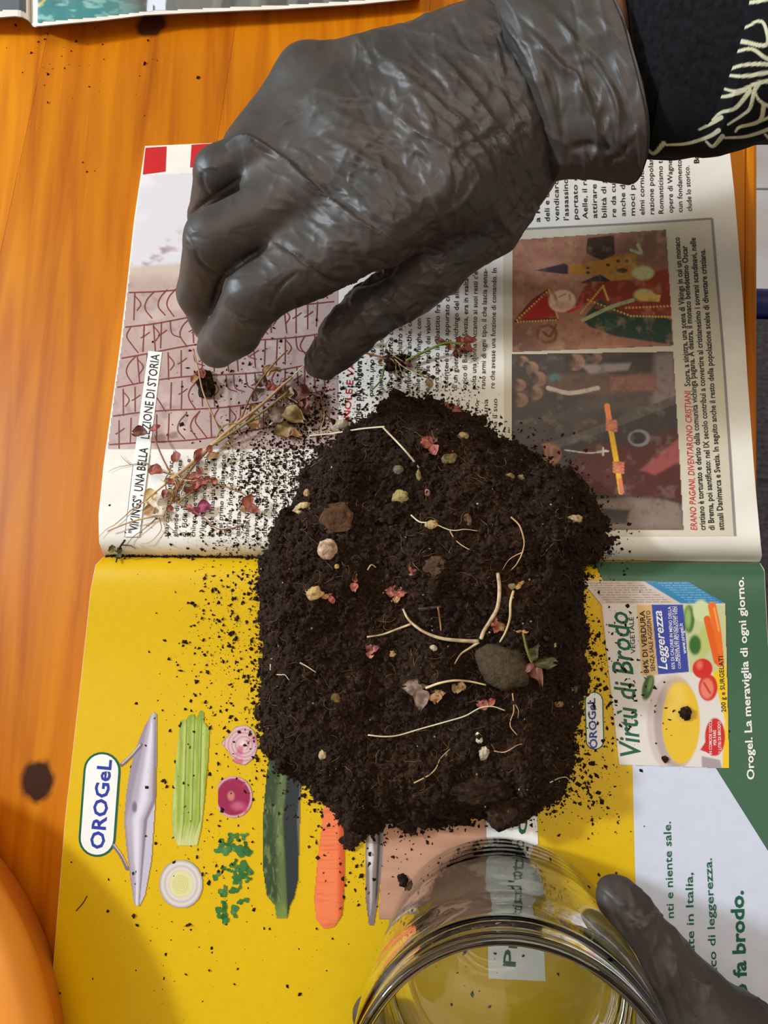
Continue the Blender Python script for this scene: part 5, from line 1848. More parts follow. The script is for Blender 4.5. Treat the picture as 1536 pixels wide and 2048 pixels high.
jar = obj('glass_jar', V, Fs, M['glass'], None, True, JC)
tag(jar, 'empty clear glass jar with threaded rim standing on the yellow page', 'jar')
bm = bmesh.new()
bm.from_mesh(jar.data)
bmesh.ops.recalc_face_normals(bm, faces=bm.faces)
bm.to_mesh(jar.data)
bm.free()
# ------------------------------------------------------------------ the person's gloved hands
def surface_nets(Fd, org, h_):
    """closed surface of the zero level of Fd (negative inside)"""
    s_ = Fd < 0
    c = s_[:-1, :-1, :-1].astype(np.int8)
    tot = np.zeros_like(c)
    for dx in (0, 1):
        for dy in (0, 1):
            for dz in (0, 1):
                tot += s_[dx:s_.shape[0] - 1 + dx, dy:s_.shape[1] - 1 + dy, dz:s_.shape[2] - 1 + dz]
    act = (tot > 0) & (tot < 8)
    I = np.argwhere(act)
    idx = np.full(act.shape, -1, np.int64)
    idx[act] = np.arange(len(I))
    acc = np.zeros((len(I), 3))
    cnt = np.zeros(len(I))
    cor = [(0, 0, 0), (1, 0, 0), (0, 1, 0), (1, 1, 0), (0, 0, 1), (1, 0, 1), (0, 1, 1), (1, 1, 1)]
    val = [Fd[I[:, 0] + a, I[:, 1] + b, I[:, 2] + g] for a, b, g in cor]
    for a in range(8):
        for b in range(a + 1, 8):
            df = np.abs(np.array(cor[a]) - np.array(cor[b])).sum()
            if df != 1:
                continue
            va, vb = val[a], val[b]
            m_ = (va < 0) != (vb < 0)
            t = np.where(m_, va / (va - vb + 1e-20), 0)
            p_ = np.array(cor[a]) + t[:, None] * (np.array(cor[b]) - np.array(cor[a]))
            acc += np.where(m_[:, None], p_, 0)
            cnt += m_
    V = (I + acc / cnt[:, None]) * h_ + org
    quads = []
    n0, n1, n2_ = Fd.shape
    for ax in range(3):
        a_ = s_.take(range(0, Fd.shape[ax] - 1), ax)
        b_ = s_.take(range(1, Fd.shape[ax]), ax)
        E_ = np.argwhere(a_ != b_)
        o1, o2 = [(1, 2), (2, 0), (0, 1)][ax]
        E_ = E_[(E_[:, o1] > 0) & (E_[:, o2] > 0) & (E_[:, o1] < Fd.shape[o1] - 1) & (E_[:, o2] < Fd.shape[o2] - 1)]
        flip = a_[E_[:, 0], E_[:, 1], E_[:, 2]]
        q_ = []
        for d1, d2 in ((0, 0), (-1, 0), (-1, -1), (0, -1)):
            e = E_.copy()
            e[:, o1] += d1
            e[:, o2] += d2
            q_.append(idx[e[:, 0], e[:, 1], e[:, 2]])
        q_ = np.stack(q_, -1)
        q_[~flip] = q_[~flip][:, ::-1]
        quads.append(q_[:, ::-1][:, ::-1])
    return V, np.vstack(quads)


def smin(a, b, k):
    h_ = np.clip(0.5 + 0.5 * (b - a) / k, 0, 1)
    return b + (a - b) * h_ - k * h_ * (1 - h_)


def node(px, py, z_mm, r_px):
    z_ = z_mm * 0.001
    return (W(px, py, z_), mm(r_px, px, py, z_))


class Flesh:
    """one continuous surface grown around chains of tapering limbs"""

    def __init__(self):
        self.ch = []

    def chain(self, nodes, k_in=0.001, k_out=0.002, flat=None):
        self.ch.append(([n_ if isinstance(n_[0], np.ndarray) else node(*n_) for n_ in nodes], k_in, k_out))

    def grow(self, h_=0.0011, pad=0.006):
        pts = np.array([p_ - r_ for c_ in self.ch for p_, r_ in c_[0]] + [p_ + r_ for c_ in self.ch for p_, r_ in c_[0]])
        lo_, hi_ = pts.min(0) - pad, pts.max(0) + pad
        ax = [np.arange(lo_[i_], hi_[i_], h_).astype(np.float32) for i_ in range(3)]
        D = np.full([len(a) for a in ax], 1.0, np.float32)
        for nodes, k_in, k_out in self.ch:
            mg = k_in + k_out + 3 * h_
            n_lo = np.min([p_ - r_ for p_, r_ in nodes], 0) - mg
            n_hi = np.max([p_ + r_ for p_, r_ in nodes], 0) + mg
            sl = tuple(slice(max(0, int((n_lo[i_] - lo_[i_]) / h_)), min(len(ax[i_]), int((n_hi[i_] - lo_[i_]) / h_) + 2)) for i_ in range(3))
            G = np.stack(np.meshgrid(*[ax[i_][sl[i_]] for i_ in range(3)], indexing='ij'), -1)
            d_ = np.full(G.shape[:3], 1.0, np.float32)
            for (a, ra), (b, rb) in zip(nodes[:-1], nodes[1:]):
                w_ = G - a.astype(np.float32)
                e = (b - a).astype(np.float32)
                t = np.clip((w_ @ e) / np.float32(e @ e), 0, 1)
                w_ -= t[..., None] * e
                dist = np.sqrt(np.einsum('...i,...i->...', w_, w_)) - (np.float32(ra) + np.float32(rb - ra) * t)
                d_ = smin(d_, dist, np.float32(k_in))
            D[sl] = smin(D[sl], d_, np.float32(k_out))
        return surface_nets(D, np.array([a[0] for a in ax]), h_)


def refine(V, Q, levels=1):
    me = mesh('tmp', V, Q)
    o = bpy.data.objects.new('tmp', me)
    COL.objects.link(o)
    s_ = o.modifiers.new('s', 'SUBSURF')
    s_.levels = levels
    s_.render_levels = levels
    dg = bpy.context.evaluated_depsgraph_get()
    dg.update()
    ev = o.evaluated_get(dg)
    m2 = bpy.data.meshes.new_from_object(ev)
    bpy.data.objects.remove(o)
    bpy.data.meshes.remove(me)
    return m2


def get_co(me):
    a = np.empty(len(me.vertices) * 3, np.float32)
    me.vertices.foreach_get('co', a)
    return a.reshape(-1, 3).astype(float)


def get_no(me):
    a = np.empty(len(me.vertices) * 3, np.float32)
    me.vertices.foreach_get('normal', a)
    return a.reshape(-1, 3).astype(float)


def put_co(me, V):
    me.vertices.foreach_set('co', V.astype(np.float32).ravel())
    me.update()


def relax(me, n_=2, w=0.5):
    V = get_co(me)
    e = np.empty(len(me.edges) * 2, np.int32)
    me.edges.foreach_get('vertices', e)
    e = e.reshape(-1, 2)
    deg = np.bincount(e.ravel(), minlength=len(V)).astype(float)
    for _ in range(n_):
        A = np.zeros_like(V)
        for k_ in range(3):
            A[:, k_] = np.bincount(e[:, 0], V[e[:, 1], k_], len(V)) + np.bincount(e[:, 1], V[e[:, 0], k_], len(V))
        V = V * (1 - w) + w * A / deg[:, None]
    put_co(me, V)


def line_dist(XY, pts, per=5):
    p_ = spline(pts, per)
    d_ = np.full(len(XY), 1e9)
    sgn = np.zeros(len(XY))
    tt = np.zeros(len(XY))
    for i_, (a, b) in enumerate(zip(p_[:-1], p_[1:])):
        e = b - a
        w_ = XY - a
        t = np.clip((w_ @ e) / (e @ e + 1e-9), 0, 1)
        q_ = w_ - t[:, None] * e
        dd = np.hypot(q_[:, 0], q_[:, 1])
        m_ = dd < d_
        d_[m_] = dd[m_]
        sgn[m_] = np.sign(e[0] * q_[m_, 1] - e[1] * q_[m_, 0])
        tt[m_] = (i_ + t[m_]) / (len(p_) - 1)
    return d_, sgn, tt


def ridged(P, s_=0):
    return 1 - np.abs(vnoise(P, s_)) * 2


class Film:
    """thin film over a hand: folds are pushed into it along lines"""

    def __init__(self, me):
        self.me = me
        self.refresh()

    def refresh(self):
        self.V, self.N = get_co(self.me), get_no(self.me)
        self.XY = proj(self.V)
        view = np.array([0, 0, H]) - self.V
        view /= np.linalg.norm(view, axis=1)[:, None]
        self.face = np.clip(((self.N * view).sum(1) - 0.05) * 5, 0, 1)
        self.D = np.zeros(len(self.V))

    def fold(self, pts, width, amp, step=0.0, cusp=False):
        """amp mm ridge (+) or groove (-), step mm of overlap on one side"""
        P_ = np.array(pts, float)
        pad_ = width * 7 + 4
        m_ = (self.face > 0) & (self.XY[:, 0] > P_[:, 0].min() - pad_) & (self.XY[:, 0] < P_[:, 0].max() + pad_) & (self.XY[:, 1] > P_[:, 1].min() - pad_) & (self.XY[:, 1] < P_[:, 1].max() + pad_)
        if not m_.any():
            return
        d_, sg, tt = line_dist(self.XY[m_], P_)
        env = np.sin(np.clip(tt, 0.001, 0.999) * math.pi) ** 0.6
        g = (np.exp(-d_ / width) if cusp else np.exp(-(d_ / width) ** 2)) * amp
        if step:
            g = g + step * np.exp(-np.where(sg > 0, d_ / (width * 5), d_ / (width * 0.6)) ** 1.5) * (sg > 0)
        self.D[m_] += g * env * self.face[m_]

    def apply(self):
        put_co(self.me, self.V + self.N * (self.D * 0.001)[:, None])
        self.refresh()


def crumple(film, boxes, seed):
    """boxes: (x0, y0, x1, y1, how many, direction deg, spread deg, length px, amp mm)"""
    r_ = np.random.default_rng(seed)
    for (x0, y0, x1, y1, k_, deg, spr, L_, am) in boxes:
        for _ in range(k_):
            x, y = r_.uniform(x0, x1), r_.uniform(y0, y1)
            a = math.radians(deg + r_.normal(0, spr))
            l_ = L_ * r_.uniform(0.4, 1.5)
            b = a + r_.normal(0, 0.25)
            pts = [(x - l_ / 2 * math.cos(a), y - l_ / 2 * math.sin(a)), (x + r_.normal(0, 3), y + r_.normal(0, 3)), (x + l_ / 2 * math.cos(b), y + l_ / 2 * math.sin(b))]
            film.fold(pts, r_.uniform(3.0, 7.0), am * r_.uniform(0.5, 1.4) * (1 if r_.random() < 0.62 else -0.8), 0, True)


def glove_mat(name, c1, c2):
    m = material(name, c1, 0.38, 0.5)
    b = m.node_tree.nodes['Principled BSDF']
    g = nd(m, 'ShaderNodeNewGeometry')
    n = nd(m, 'ShaderNodeTexNoise')
    n.inputs['Scale'].default_value = 38
    n.inputs['Detail'].default_value = 4
    ln(m, g.outputs['Position'], n.inputs['Vector'])
    r = nd(m, 'ShaderNodeValToRGB')
    r.color_ramp.elements[0].position, r.color_ramp.elements[0].color = 0.35, (*c1, 1)
    r.color_ramp.elements[1].position, r.color_ramp.elements[1].color = 0.65, (*c2, 1)
    ln(m, n.outputs['Fac'], r.inputs['Fac'])
    ln(m, r.outputs['Color'], b.inputs['Base Color'])
    mp = nd(m, 'ShaderNodeMapping')
    mp.inputs['Rotation'].default_value = (0, 0, 0.5)
    mp.inputs['Scale'].default_value = (0.6, 1.8, 1)
    ln(m, g.outputs['Position'], mp.inputs['Vector'])
    v = nd(m, 'ShaderNodeTexNoise', noise_type='RIDGED_MULTIFRACTAL')
    v.inputs['Scale'].default_value = 120
    v.inputs['Detail'].default_value = 3
    v.inputs['Distortion'].default_value = 0.5
    ln(m, mp.outputs['Vector'], v.inputs['Vector'])
    bp = nd(m, 'ShaderNodeBump')
    bp.inputs['Strength'].default_value = 0.22
    bp.inputs['Distance'].default_value = 0.0006
    ln(m, v.outputs['Fac'], bp.inputs['Height'])
    ln(m, bp.outputs['Normal'], b.inputs['Normal'])
    rr = nd(m, 'ShaderNodeMapRange')
    rr.inputs['To Min'].default_value = 0.44
    rr.inputs['To Max'].default_value = 0.60
    ln(m, n.outputs['Fac'], rr.inputs['Value'])
    ln(m, rr.outputs['Result'], b.inputs['Roughness'])
    return m


M['glove'] = glove_mat('black_nitrile', srgb(55, 52, 50), srgb(70, 64, 58))
M['skin'] = vary(material('skin', srgb(196, 128, 88), 0.5, 0.4, Subsurface_Weight=0.1), srgb(184, 114, 76), srgb(206, 140, 98), 60, 4, 0.2, 500, 0.0003)
M['skin'].node_tree.nodes['Principled BSDF'].inputs['Subsurface Radius'].default_value = (0.004, 0.0015, 0.0008)

person = empty('person', (0.62, -0.05, FLOOR_Z))
tag(person, 'person in black gloves, one hand over the soil and one holding the jar', 'person')

# right hand ---------------------------------------------------------------
fl = Flesh()
# back of the hand
fl.chain([(925, 128, 84, 90), (770, 138, 88, 68), (612, 152, 88, 50)], 0.002, 0.010)
fl.chain([(965, 180, 86, 94), (820, 205, 91, 76), (662, 232, 91, 56)], 0.002, 0.010)
fl.chain([(990, 235, 86, 94), (860, 280, 92, 82), (722, 330, 92, 60)], 0.002, 0.010)
fl.chain([(1010, 300, 82, 92), (900, 370, 88, 86), (772, 448, 88, 66)], 0.002, 0.010)
# palm side and ball of the thumb
fl.chain([(990, 250, 66, 100), (760, 300, 68, 80)], 0.002, 0.012)
fl.chain([(1010, 340, 70, 94), (965, 420, 66, 94), (890, 480, 64, 76)], 0.002, 0.010)
# wrist
fl.chain([(925, 140, 82, 96), (1000, 120, 84, 102), (1090, 105, 86, 60)], 0.002, 0.010)
fl.chain([(1000, 270, 80, 94), (1060, 245, 82, 98), (1140, 220, 84, 50)], 0.002, 0.010)
# film stretched between the fingers
fl.chain([(637, 195, 88, 50), (505, 300, 84, 36)], 0.002, 0.010)
fl.chain([(692, 285, 89, 54), (520, 375, 86, 40)], 0.002, 0.010)
fl.chain([(745, 392, 88, 60), (590, 490, 84, 44)], 0.002, 0.010)
fl.chain([(612, 152, 88, 49), (520, 264, 85, 45)], 0.002, 0.008)
fl.chain([(662, 232, 90, 53), (510, 310, 88, 50)], 0.002, 0.008)
fl.chain([(722, 332, 91, 59), (530, 432, 90, 60)], 0.002, 0.008)
fl.chain([(772, 450, 87, 67), (590, 546, 83, 62)], 0.002, 0.008)
# fingers
fl.chain([(612, 152, 88, 48), (492, 298, 84, 44), (474, 360, 62, 38), (482, 400, 44, 33)], 0.0022, 0.0020)
fl.chain([(662, 232, 90, 52), (440, 345, 88, 50), (420, 436, 66, 42), (432, 500, 48, 35)], 0.0022, 0.0016)
fl.chain([(722, 332, 91, 58), (432, 482, 90, 62), (404, 588, 68, 48), (420, 648, 52, 37)], 0.0022, 0.0016)
fl.chain([(772, 450, 87, 66), (510, 588, 82, 60), (468, 662, 64, 51), (434, 697, 52, 40)], 0.0022, 0.0016)
# thumb
fl.chain([(900, 490, 64, 74), (868, 540, 62, 60), (742, 626, 56, 54), (694, 668, 52, 50), (645, 724, 44, 36)], 0.003, 0.004)
V, Q = fl.grow(0.0011)
gme = refine(V, Q, 1)
relax(gme, 4, 0.5)
V, N = get_co(gme), get_no(gme)
XY = proj(V)
# crumpled film: strong over the back and wrist, tight over the fingers
w_back = sm(560, 900, XY[:, 0] + 0.25 * XY[:, 1])
w_th = sm(560, 640, XY[:, 1]) * sm(600, 700, XY[:, 0])
amp = 0.16 + 1.15 * w_back + 0.55 * w_th
Rz = np.array([[0.82, -0.57, 0], [0.57, 0.82, 0], [0, 0, 1]])
Pn = (V @ Rz.T)
warp = np.stack([vnoise(V * 70, 71), vnoise(V * 70, 72), vnoise(V * 70, 73)], -1) * 0.35
f1 = ridged(Pn * np.array([38, 95, 60]) + warp, 81)
f2 = ridged((V @ np.array([[0.6, 0.8, 0], [-0.8, 0.6, 0], [0, 0, 1]]).T) * np.array([60, 150, 110]) + warp * 2, 82)
f3 = ridged(V * 240 + warp * 2, 83)
f4 = ridged(Pn * np.array([150, 330, 220]) + warp * 3, 84)
disp = amp * (0.42 * f1 + 0.30 * f2 + 0.14 * f3 + 0.14 * f4 - 0.3)
V = V + N * (disp * 0.001)[:, None]
put_co(gme, V)
film = Film(gme)
# folds read off the photograph
for args in [
    ([(448, 290), (480, 272), (515, 280), (560, 312), (640, 380), (720, 440), (770, 470), (794, 500)], 8, 0.5, 1.6),
    ([(505, 282), (520, 300), (560, 325)], 5, -0.8, 0),
    ([(794, 497), (786, 535), (756, 556), (710, 566), (665, 562), (628, 538), (580, 500), (528, 468)], 7, -1.2, 0.6),
    ([(486, 352), (450, 378), (410, 405), (374, 438)], 5, -1.2, 0),
    ([(536, 488), (490, 520), (452, 550), (430, 600), (420, 650)], 6, -1.2, 0),
    ([(388, 500), (404, 530), (430, 546), (450, 545)], 4, -0.9, 0),
    ([(402, 345), (406, 370), (420, 392)], 4, -0.8, 0),
    ([(470, 622), (486, 636), (515, 642), (540, 634)], 4, -0.9, 0),
    ([(600, 540), (560, 575), (540, 620)], 4, -0.6, 0),
    ([(640, 270), (700, 300), (760, 350), (800, 420)], 9, 0.7, 0),
    ([(560, 350), (640, 420), (700, 470)], 7, 0.5, 0),
    ([(590, 420), (640, 460), (690, 500)], 6, 0.4, 0),
    ([(620, 170), (700, 200), (760, 190)], 9, 0.7, 0),
    ([(640, 200), (720, 250), (800, 270), (880, 330)], 8, 0.6, 0),
    ([(760, 200), (830, 260), (900, 300), (930, 360)], 7, 0.8, 0.3),
    ([(790, 130), (860, 190), (930, 260), (980, 330), (1000, 400)], 8, 0.9, 0.5),
    ([(860, 90), (930, 170), (1000, 260), (1040, 340)], 8, 0.9, 0.6),
    ([(820, 110), (880, 160), (900, 200)], 6, -0.7, 0),
    ([(740, 80), (760, 110), (800, 130), (840, 150)], 7, 0.8, 0),
    ([(890, 430), (930, 400), (960, 350)], 6, 0.7, 0),
    ([(840, 340), (870, 400), (880, 450)], 6, 0.6, 0),
    ([(920, 300), (950, 340), (960, 400), (940, 450)], 6, 0.7, 0),
    ([(1000, 440), (1030, 400), (1050, 360)], 6, 0.7, 0),
    ([(800, 505), (850, 500), (900, 510)], 7, -1.6, 0),
    ([(850, 520), (880, 550), (865, 590)], 6, 0.7, 0),
    ([(700, 600), (730, 640), (735, 670)], 6, 0.6, 0),
    ([(640, 660), (670, 690), (690, 720)], 6, 0.6, 0),
    ([(640, 690), (655, 720), (640, 755)], 5, -0.7, 0),
    ([(760, 580), (800, 610), (810, 640)], 6, 0.7, 0),
    ([(900, 36), (925, 80), (960, 130)], 8, -0.9, 0),
]:
    film.fold(*args)
film.apply()
crumple(film, [(700, 60, 1080, 260, 48, 50, 22, 95, 0.42), (760, 220, 1080, 480, 64, 60, 22, 110, 0.46), (560, 280, 800, 500, 55, 32, 10, 90, 0.3), (480, 130, 720, 300, 28, -40, 22, 70, 0.28), (370, 320, 560, 640, 44, 35, 25, 50, 0.32), (620, 520, 900, 740, 70, -35, 40, 50, 0.5), (520, 480, 760, 620, 30, 25, 25, 50, 0.32), (860, 440, 1060, 560, 30, -50, 30, 60, 0.6), (980, 60, 1120, 380, 36, 62, 16, 80, 0.6)], 5)
film.apply()
gme.polygons.foreach_set('use_smooth', np.ones(len(gme.polygons), bool))
rglove = link('right_glove', gme, M['glove'], person)
rglove['label'] = 'thin wrinkled black glove on the hand over the soil'


def loft(sections, n=96, wave=None):
    """sections: (top px, bottom px, z mm, half thickness mm); a tube through ellipses across the arm"""
    V = []
    a = np.linspace(0, 2 * np.pi, n, endpoint=False)
    for i_, (t_, b_, z_, hz) in enumerate(sections):
        A, B = W(*t_, z_ * 0.001), W(*b_, z_ * 0.001)
        c, u = (A + B) / 2, (A - B) / 2
        k_ = 1 + (wave(i_, a) if wave else 0)
        V.append(c + (np.cos(a) * k_)[:, None] * u + (np.sin(a) * k_)[:, None] * np.array([0, 0, hz * 0.001]))
    return np.array(V)


def loft_mesh(R, thick=0.0, close=False):
    m_, n = R.shape[:2]
    V = R.reshape(-1, 3)
    Fs = []
    for i_ in range(m_ - 1):
        for j_ in range(n):
            j2 = (j_ + 1) % n
            Fs.append((i_ * n + j_, i_ * n + j2, (i_ + 1) * n + j2, (i_ + 1) * n + j_))
    if thick:
        c = R.mean(1, keepdims=True)
        d_ = R - c
        inner = c + d_ * (1 - thick / np.linalg.norm(d_, axis=2, keepdims=True))
        o_ = len(V)
        V = np.vstack([V, inner.reshape(-1, 3)])
        Fs += [tuple(o_ + x for x in f[::-1]) for f in Fs]
        for i_ in (0, m_ - 1):
            for j_ in range(n):
                j2 = (j_ + 1) % n
                Fs.append((i_ * n + j_, i_ * n + j2, o_ + i_ * n + j2, o_ + i_ * n + j_))
    if close:
        Fs.append(tuple(range(n)))
        Fs.append(tuple((m_ - 1) * n + j_ for j_ in range(n))[::-1])
    return V, Fs


def interp_sections(keys, m_):
    t = np.linspace(0, 1, len(keys))
    K = np.array([[*k_[0], *k_[1], k_[2], k_[3]] for k_ in keys], float)
    tt = np.linspace(0, 1, m_)
    S = np.stack([np.interp(tt, t, K[:, c]) for c in range(6)], -1)
    # soften the corners
    for _ in range(2):
        S[1:-1] = 0.25 * S[:-2] + 0.5 * S[1:-1] + 0.25 * S[2:]
    return [((r_[0], r_[1]), (r_[2], r_[3]), r_[4], r_[5]) for r_ in S]


# glove cuff: loose film from the fold at the wrist to the rolled hem
keys = [((948, 52), (1086, 325), 84, 19), ((952, 6), (1120, 346), 86, 24), ((985, -20), (1150, 338), 87, 25), ((1040, -22), (1200, 336), 88, 25), ((1090, -24), (1245, 340), 89, 26), ((1128, -25), (1285, 342), 90, 27), ((1136, -24), (1291, 338), 90, 26.4)]
secs = interp_sections(keys, 110)
R = loft(secs, 200)
cm = R.mean(1, keepdims=True)
out = R - cm
out /= np.linalg.norm(out, axis=2, keepdims=True)
ti = np.linspace(0, 1, R.shape[0])[:, None]
ang = np.linspace(0, 2 * np.pi, R.shape[1], endpoint=False)[None]
wr = 0.8 * ridged(R * np.array([30, 40, 40]) + 3, 91) + 0.3 * ridged(R * np.array([100, 60, 80]) + 9, 92) + 0.1 * ridged(R * 260, 93)
hem = np.exp(-((ti - 0.985) / 0.012) ** 2) * 0.9
dd = wr * (0.7 + 0.9 * np.sin(ti * 3.0)) + hem + 0.9 * np.sin(ang * 5 + 1.0) * ti * 0.8 + 1.5 * ridged(np.stack([R[..., 0] * 26, R[..., 1] * 40, R[..., 2] * 40], -1) + 5, 94) * np.sin(ti * 3.1)
R = R + out * ((dd - 1.3) * 0.001)[..., None]
V, Fs = loft_mesh(R, 0.0)
cuff = obj('glove_cuff', V, Fs, M['glove'], rglove, True)
film = Film(cuff.data)
for args in [([(1000, 20), (1050, 90), (1090, 180), (1120, 300)], 9, 1.3, 0.8), ([(1060, 60), (1120, 130), (1160, 160), (1165, 230)], 8, 1.2, 0.5), ([(1150, 170), (1180, 210), (1200, 280), (1180, 330)], 8, 1.4, 0.6),
             ([(1100, 20), (1150, 80), (1210, 150), (1250, 240)], 8, 1.0, 0.5), ([(1130, 300), (1180, 290), (1220, 300)], 8, -1.4, 0), ([(1220, 160), (1240, 220), (1235, 290)], 7, 1.2, 0.4), ([(1200, 330), (1240, 310), (1262, 280)], 6, -1.2, 0)]:
    film.fold(*args)
crumple(film, [(1000, 10, 1270, 340, 46, 58, 20, 120, 0.6), (1120, 120, 1290, 340, 14, 95, 26, 80, 0.7)], 6)
film.apply()
sd_ = cuff.modifiers.new('thickness', 'SOLIDIFY')
sd_.thickness = 0.0005
sd_.offset = -1

# bare forearm seen between glove and sleeve
keys = [((985, 60), (1080, 290), 84, 17), ((1100, -10), (1190, 250), 87, 20), ((1180, -45), (1262, 228), 90, 20), ((1300, -70), (1380, 215), 98, 23), ((1900, -140), (1950, 170), 118, 32), ((2700, -250), (2700, 140), 145, 40)]
V, Fs = loft_mesh(loft(interp_sections(keys, 40), 48), 0, True)
obj('right_arm', V, Fs, M['skin'], person, True)

# sleeve: black turned cuff and the patterned cloth
M['cuff_black'] = vary(material('black_knit', srgb(16, 16, 19), 0.95, 0.15), srgb(11, 11, 14), srgb(26, 26, 30), 500, 4, 0.5, 1500, 0.0004)


def pattern_cloth():
    m = material('branch_pattern_cloth', srgb(16, 16, 20), 0.9, 0.2)
    b = m.node_tree.nodes['Principled BSDF']
    a = nd(m, 'ShaderNodeVertexColor', layer_name='paint')
    ln(m, a.outputs['Color'], b.inputs['Base Color'])
    g = nd(m, 'ShaderNodeNewGeometry')
    n = nd(m, 'ShaderNodeTexNoise')
    n.inputs['Scale'].default_value = 1500
    ln(m, g.outputs['Position'], n.inputs['Vector'])
    bp = nd(m, 'ShaderNodeBump')
    bp.inputs['Strength'].default_value = 0.4
    bp.inputs['Distance'].default_value = 0.0004
    ln(m, n.outputs['Fac'], bp.inputs['Height'])
    ln(m, bp.outputs['Normal'], b.inputs['Normal'])
    return m


M['cloth'] = pattern_cloth()
keys = [((1196, -50), (1256, 272), 91, 23), ((1226, -52), (1304, 284), 93, 27.2), ((1300, -62), (1380, 278), 98, 29), ((1420, -80), (1440, 266), 103, 30), ((1470, -90), (1462, 262), 105, 30)]
R = loft(interp_sections(keys, 40), 96)
cmn = R.mean(1, keepdims=True)
R = R + (R - cmn) * (0.02 * vnoise(R * 60, 95) + 0.008 * vnoise(R * 160, 96))[..., None]
sleeve = empty('sleeve', W(1700, 100, 0.11))
sleeve.parent = person
sleeve.location = Vector([float(v) for v in W(1700, 100, 0.11)]) - person.location
V, Fs = loft_mesh(R, 0.0014)
obj('turned_cuff', V, Fs, M['cuff_black'], sleeve, True)['label'] = 'plain black knitted cuff'
keys = [((1300, -60), (1296, 300), 93, 22), ((1400, -78), (1405, 285), 99, 25), ((1446, -84), (1440, 272), 104, 31), ((1462, -86), (1478, 266), 105.5, 32.4), ((1560, -100), (1560, 240), 109, 32), ((1800, -150), (1800, 220), 116, 37), ((2200, -230), (2200, 190), 130, 42), ((2900, -330), (2900, 190), 150, 52)]
R = loft(interp_sections(keys, 280), 560)
cmn = R.mean(1, keepdims=True)
R = R + (R - cmn) * (0.035 * vnoise(R * 45, 97) + 0.012 * vnoise(R * 130, 98))[..., None]
V, Fs = loft_mesh(R)
cloth = obj('sleeve_cloth', V, Fs, M['cloth'], sleeve, True)
cloth['label'] = 'black cloth with cream branching lines'
XY = proj(V)
STROKES = [[(1449, 36), (1490, 19), (1461, 7)], [(1452, 2), (1471, 7), (1519, 2), (1560, -12)], [(1447, 65), (1490, 55), (1514, 43), (1528, 48), (1536, 82), (1523, 91), (1490, 84), (1452, 79)], [(1444, 100), (1471, 103), (1504, 98), (1536, 118), (1570, 116)],
           [(1435, 153), (1471, 134), (1510, 128), (1560, 130)], [(1433, 146), (1470, 152), (1500, 151), (1560, 140)], [(1425, 170), (1466, 182), (1490, 177), (1519, 165), (1560, 160)], [(1428, 194), (1456, 192), (1490, 180)], [(1425, 240), (1442, 225), (1471, 216), (1500, 182)],
           [(1509, 182), (1519, 201), (1540, 212), (1570, 205)], [(1399, 259), (1423, 247), (1442, 235)], [(1456, 249), (1485, 230), (1500, 216), (1509, 182), (1519, 165)], [(1471, 263), (1480, 254), (1519, 242), (1528, 211)], [(1294, 297), (1308, 307), (1327, 287)], [(1332, 290), (1375, 287), (1418, 273), (1437, 261)], [(1440, -30), (1480, -24), (1520, -40)]]
m_ = np.zeros(len(V))
for off in (0, 118, 236, 354, 472, 590):
    for st_ in STROKES:
        P_ = np.array(st_, float) + np.array([off, -0.12 * off])
        near = (XY[:, 0] > P_[:, 0].min() - 12) & (XY[:, 0] < P_[:, 0].max() + 12)
        if near.any():
            d_, _, tt = line_dist(XY[near], P_)
            m_[near] = np.maximum(m_[near], sm(1.5, -0.5, d_ - (1.6 + 2.6 * tt)))
set_colors(cloth.data, np.array(srgb(14, 14, 18))[None] * (1 - m_[:, None]) + np.array(srgb(206, 204, 172))[None] * m_[:, None])

# left hand round the jar ---------------------------------------------------
fl = Flesh()
fl.chain([(1236, 1796, 62, 44), (1262, 1838, 61, 50), (1315, 1912, 58, 58), (1385, 2010, 54, 80), (1470, 2150, 50, 130)], 0.003, 0.004)


def round_jar(deg, z_, r_extra):
    a = math.radians(deg)
    rr = 0.0433 + r_extra
    return np.array([JC[0] + rr * math.cos(a), JC[1] + rr * math.sin(a), z_])


palm = [(round_jar(-30, 0.052, 0.030), 0.022), (round_jar(-55, 0.048, 0.022), 0.020)]
fl.chain([(W(1470, 2150, 0.05), 0.020), palm[0], palm[1]], 0.004, 0.010)
for q_, zf in enumerate((0.0165, 0.034, 0.051, 0.068)):
    d0 = [-62, -58, -56, -58][q_]
    end = [-159, -140, -120, -112][q_]
    rs = [0.0080, 0.0088, 0.0092, 0.0088][q_]
    nodes = []
    for t in np.linspace(0, 1, 6):
        nodes.append((round_jar(d0 + (end - d0) * t, zf - 0.002 * t, rs * 1.02 - 0.0006), rs * (1.1 - 0.22 * t)))
    fl.chain(nodes, 0.002, 0.0016)
fl.chain([palm[0], (round_jar(-38, 0.06, 0.06), 0.026), (round_jar(-39, 0.07, 0.105), 0.0285)], 0.004, 0.008)
V, Q = fl.grow(0.0013)
lme = refine(V, Q, 1)
relax(lme, 3, 0.5)
V, N = get_co(lme), get_no(lme)
warp = np.stack([vnoise(V * 70, 171), vnoise(V * 70, 172), vnoise(V * 70, 173)], -1) * 0.35
f1 = ridged((V @ np.array([[0.62, -0.78, 0], [0.78, 0.62, 0], [0, 0, 1]])) * np.array([130, 38, 70]) + warp, 181)
f3 = ridged(V * 230 + warp * 2, 183)
disp = 0.55 * f1 + 0.15 * f3 - 0.1
rad = np.hypot(V[:, 0] - JC[0], V[:, 1] - JC[1])
disp = np.where(rad < 0.049, disp * 0.2, disp)
V = V + N * (disp * 0.001)[:, None]
put_co(lme, V)
film = Film(lme)
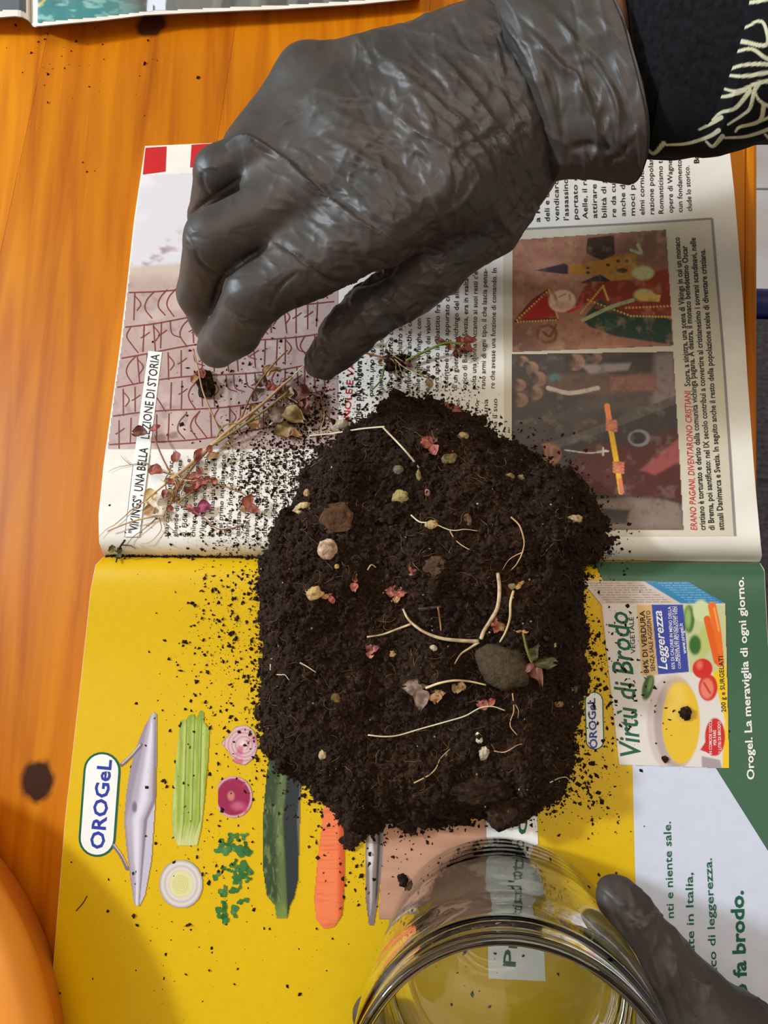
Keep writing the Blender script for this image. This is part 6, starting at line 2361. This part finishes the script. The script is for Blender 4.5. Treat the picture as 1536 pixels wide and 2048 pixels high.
for args in [
    ([(1254, 1800), (1262, 1822), (1290, 1832), (1300, 1800)], 5, -0.8, 0),
    ([(1212, 1790), (1240, 1850), (1258, 1870)], 5, -0.6, 0),
    ([(1268, 1850), (1290, 1850), (1320, 1812)], 5, 0.8, 0),
    ([(1290, 1870), (1320, 1960), (1340, 2040)], 7, 0.7, 0),
    ([(1340, 1860), (1360, 1960), (1400, 2040)], 8, 0.8, 0.4),
    ([(1370, 1900), (1420, 1980), (1450, 2040)], 8, 0.7, 0),
    ([(1310, 1900), (1345, 2000), (1360, 2048)], 6, -0.6, 0)]:
    film.fold(*args)
crumple(film, [(1200, 1750, 1320, 1860, 16, 40, 40, 40, 0.5), (1260, 1840, 1540, 2060, 40, 62, 18, 80, 0.6)], 8)
film.apply()
V = get_co(lme)
# the film lies against the glass, never through it
rad = np.hypot(V[:, 0] - JC[0], V[:, 1] - JC[1])
lim = 0.0437
inn = (rad < lim) & (V[:, 2] < 0.112)
V[inn, 0] = JC[0] + (V[inn, 0] - JC[0]) * lim / rad[inn]
V[inn, 1] = JC[1] + (V[inn, 1] - JC[1]) * lim / rad[inn]
put_co(lme, V)
lme.polygons.foreach_set('use_smooth', np.ones(len(lme.polygons), bool))
lglove = link('left_glove', lme, M['glove'], person)
lglove['label'] = 'black glove on the hand holding the jar, thumb up the glass'
apath = spline([round_jar(-38, 0.06, 0.07), round_jar(-39, 0.074, 0.14), round_jar(-40, 0.09, 0.26), round_jar(-40, 0.14, 0.5)], 8)
V, Fs = tube(apath, np.interp(np.linspace(0, 1, len(apath)), [0, 0.3, 0.5, 1], [0.018, 0.0235, 0.028, 0.036]), 40)
obj('left_arm', V, Fs, M['skin'], person, True)
spath = spline([round_jar(-39.5, 0.082, 0.2), round_jar(-40, 0.1, 0.3), round_jar(-40, 0.145, 0.52)], 10)
V, Fs = tube(spath, np.linspace(0.034, 0.047, len(spath)), 40)
obj('left_sleeve', V, Fs, M['cuff_black'], person, True)
# rolled hem of the left glove
hp = spline([round_jar(-38.6, 0.066, 0.088), round_jar(-39, 0.0705, 0.11), round_jar(-39.3, 0.076, 0.142)], 10)
tt_ = np.linspace(0, 1, len(hp))
V, Fs = tube(hp, 0.0285 + 0.0022 * tt_ + 0.0012 * np.exp(-((tt_ - 0.97) / 0.03) ** 2), 72, False)
nn_ = ridged(V * np.array([40, 60, 50]), 201) * 0.0011 + ridged(V * np.array([120, 90, 100]), 202) * 0.0004
cc_ = np.repeat(hp, 72, 0)
V = V + (V - cc_) / np.linalg.norm(V - cc_, axis=1)[:, None] * nn_[:, None]
obj('glove_cuff', V, Fs, M['glove'], lglove, True)
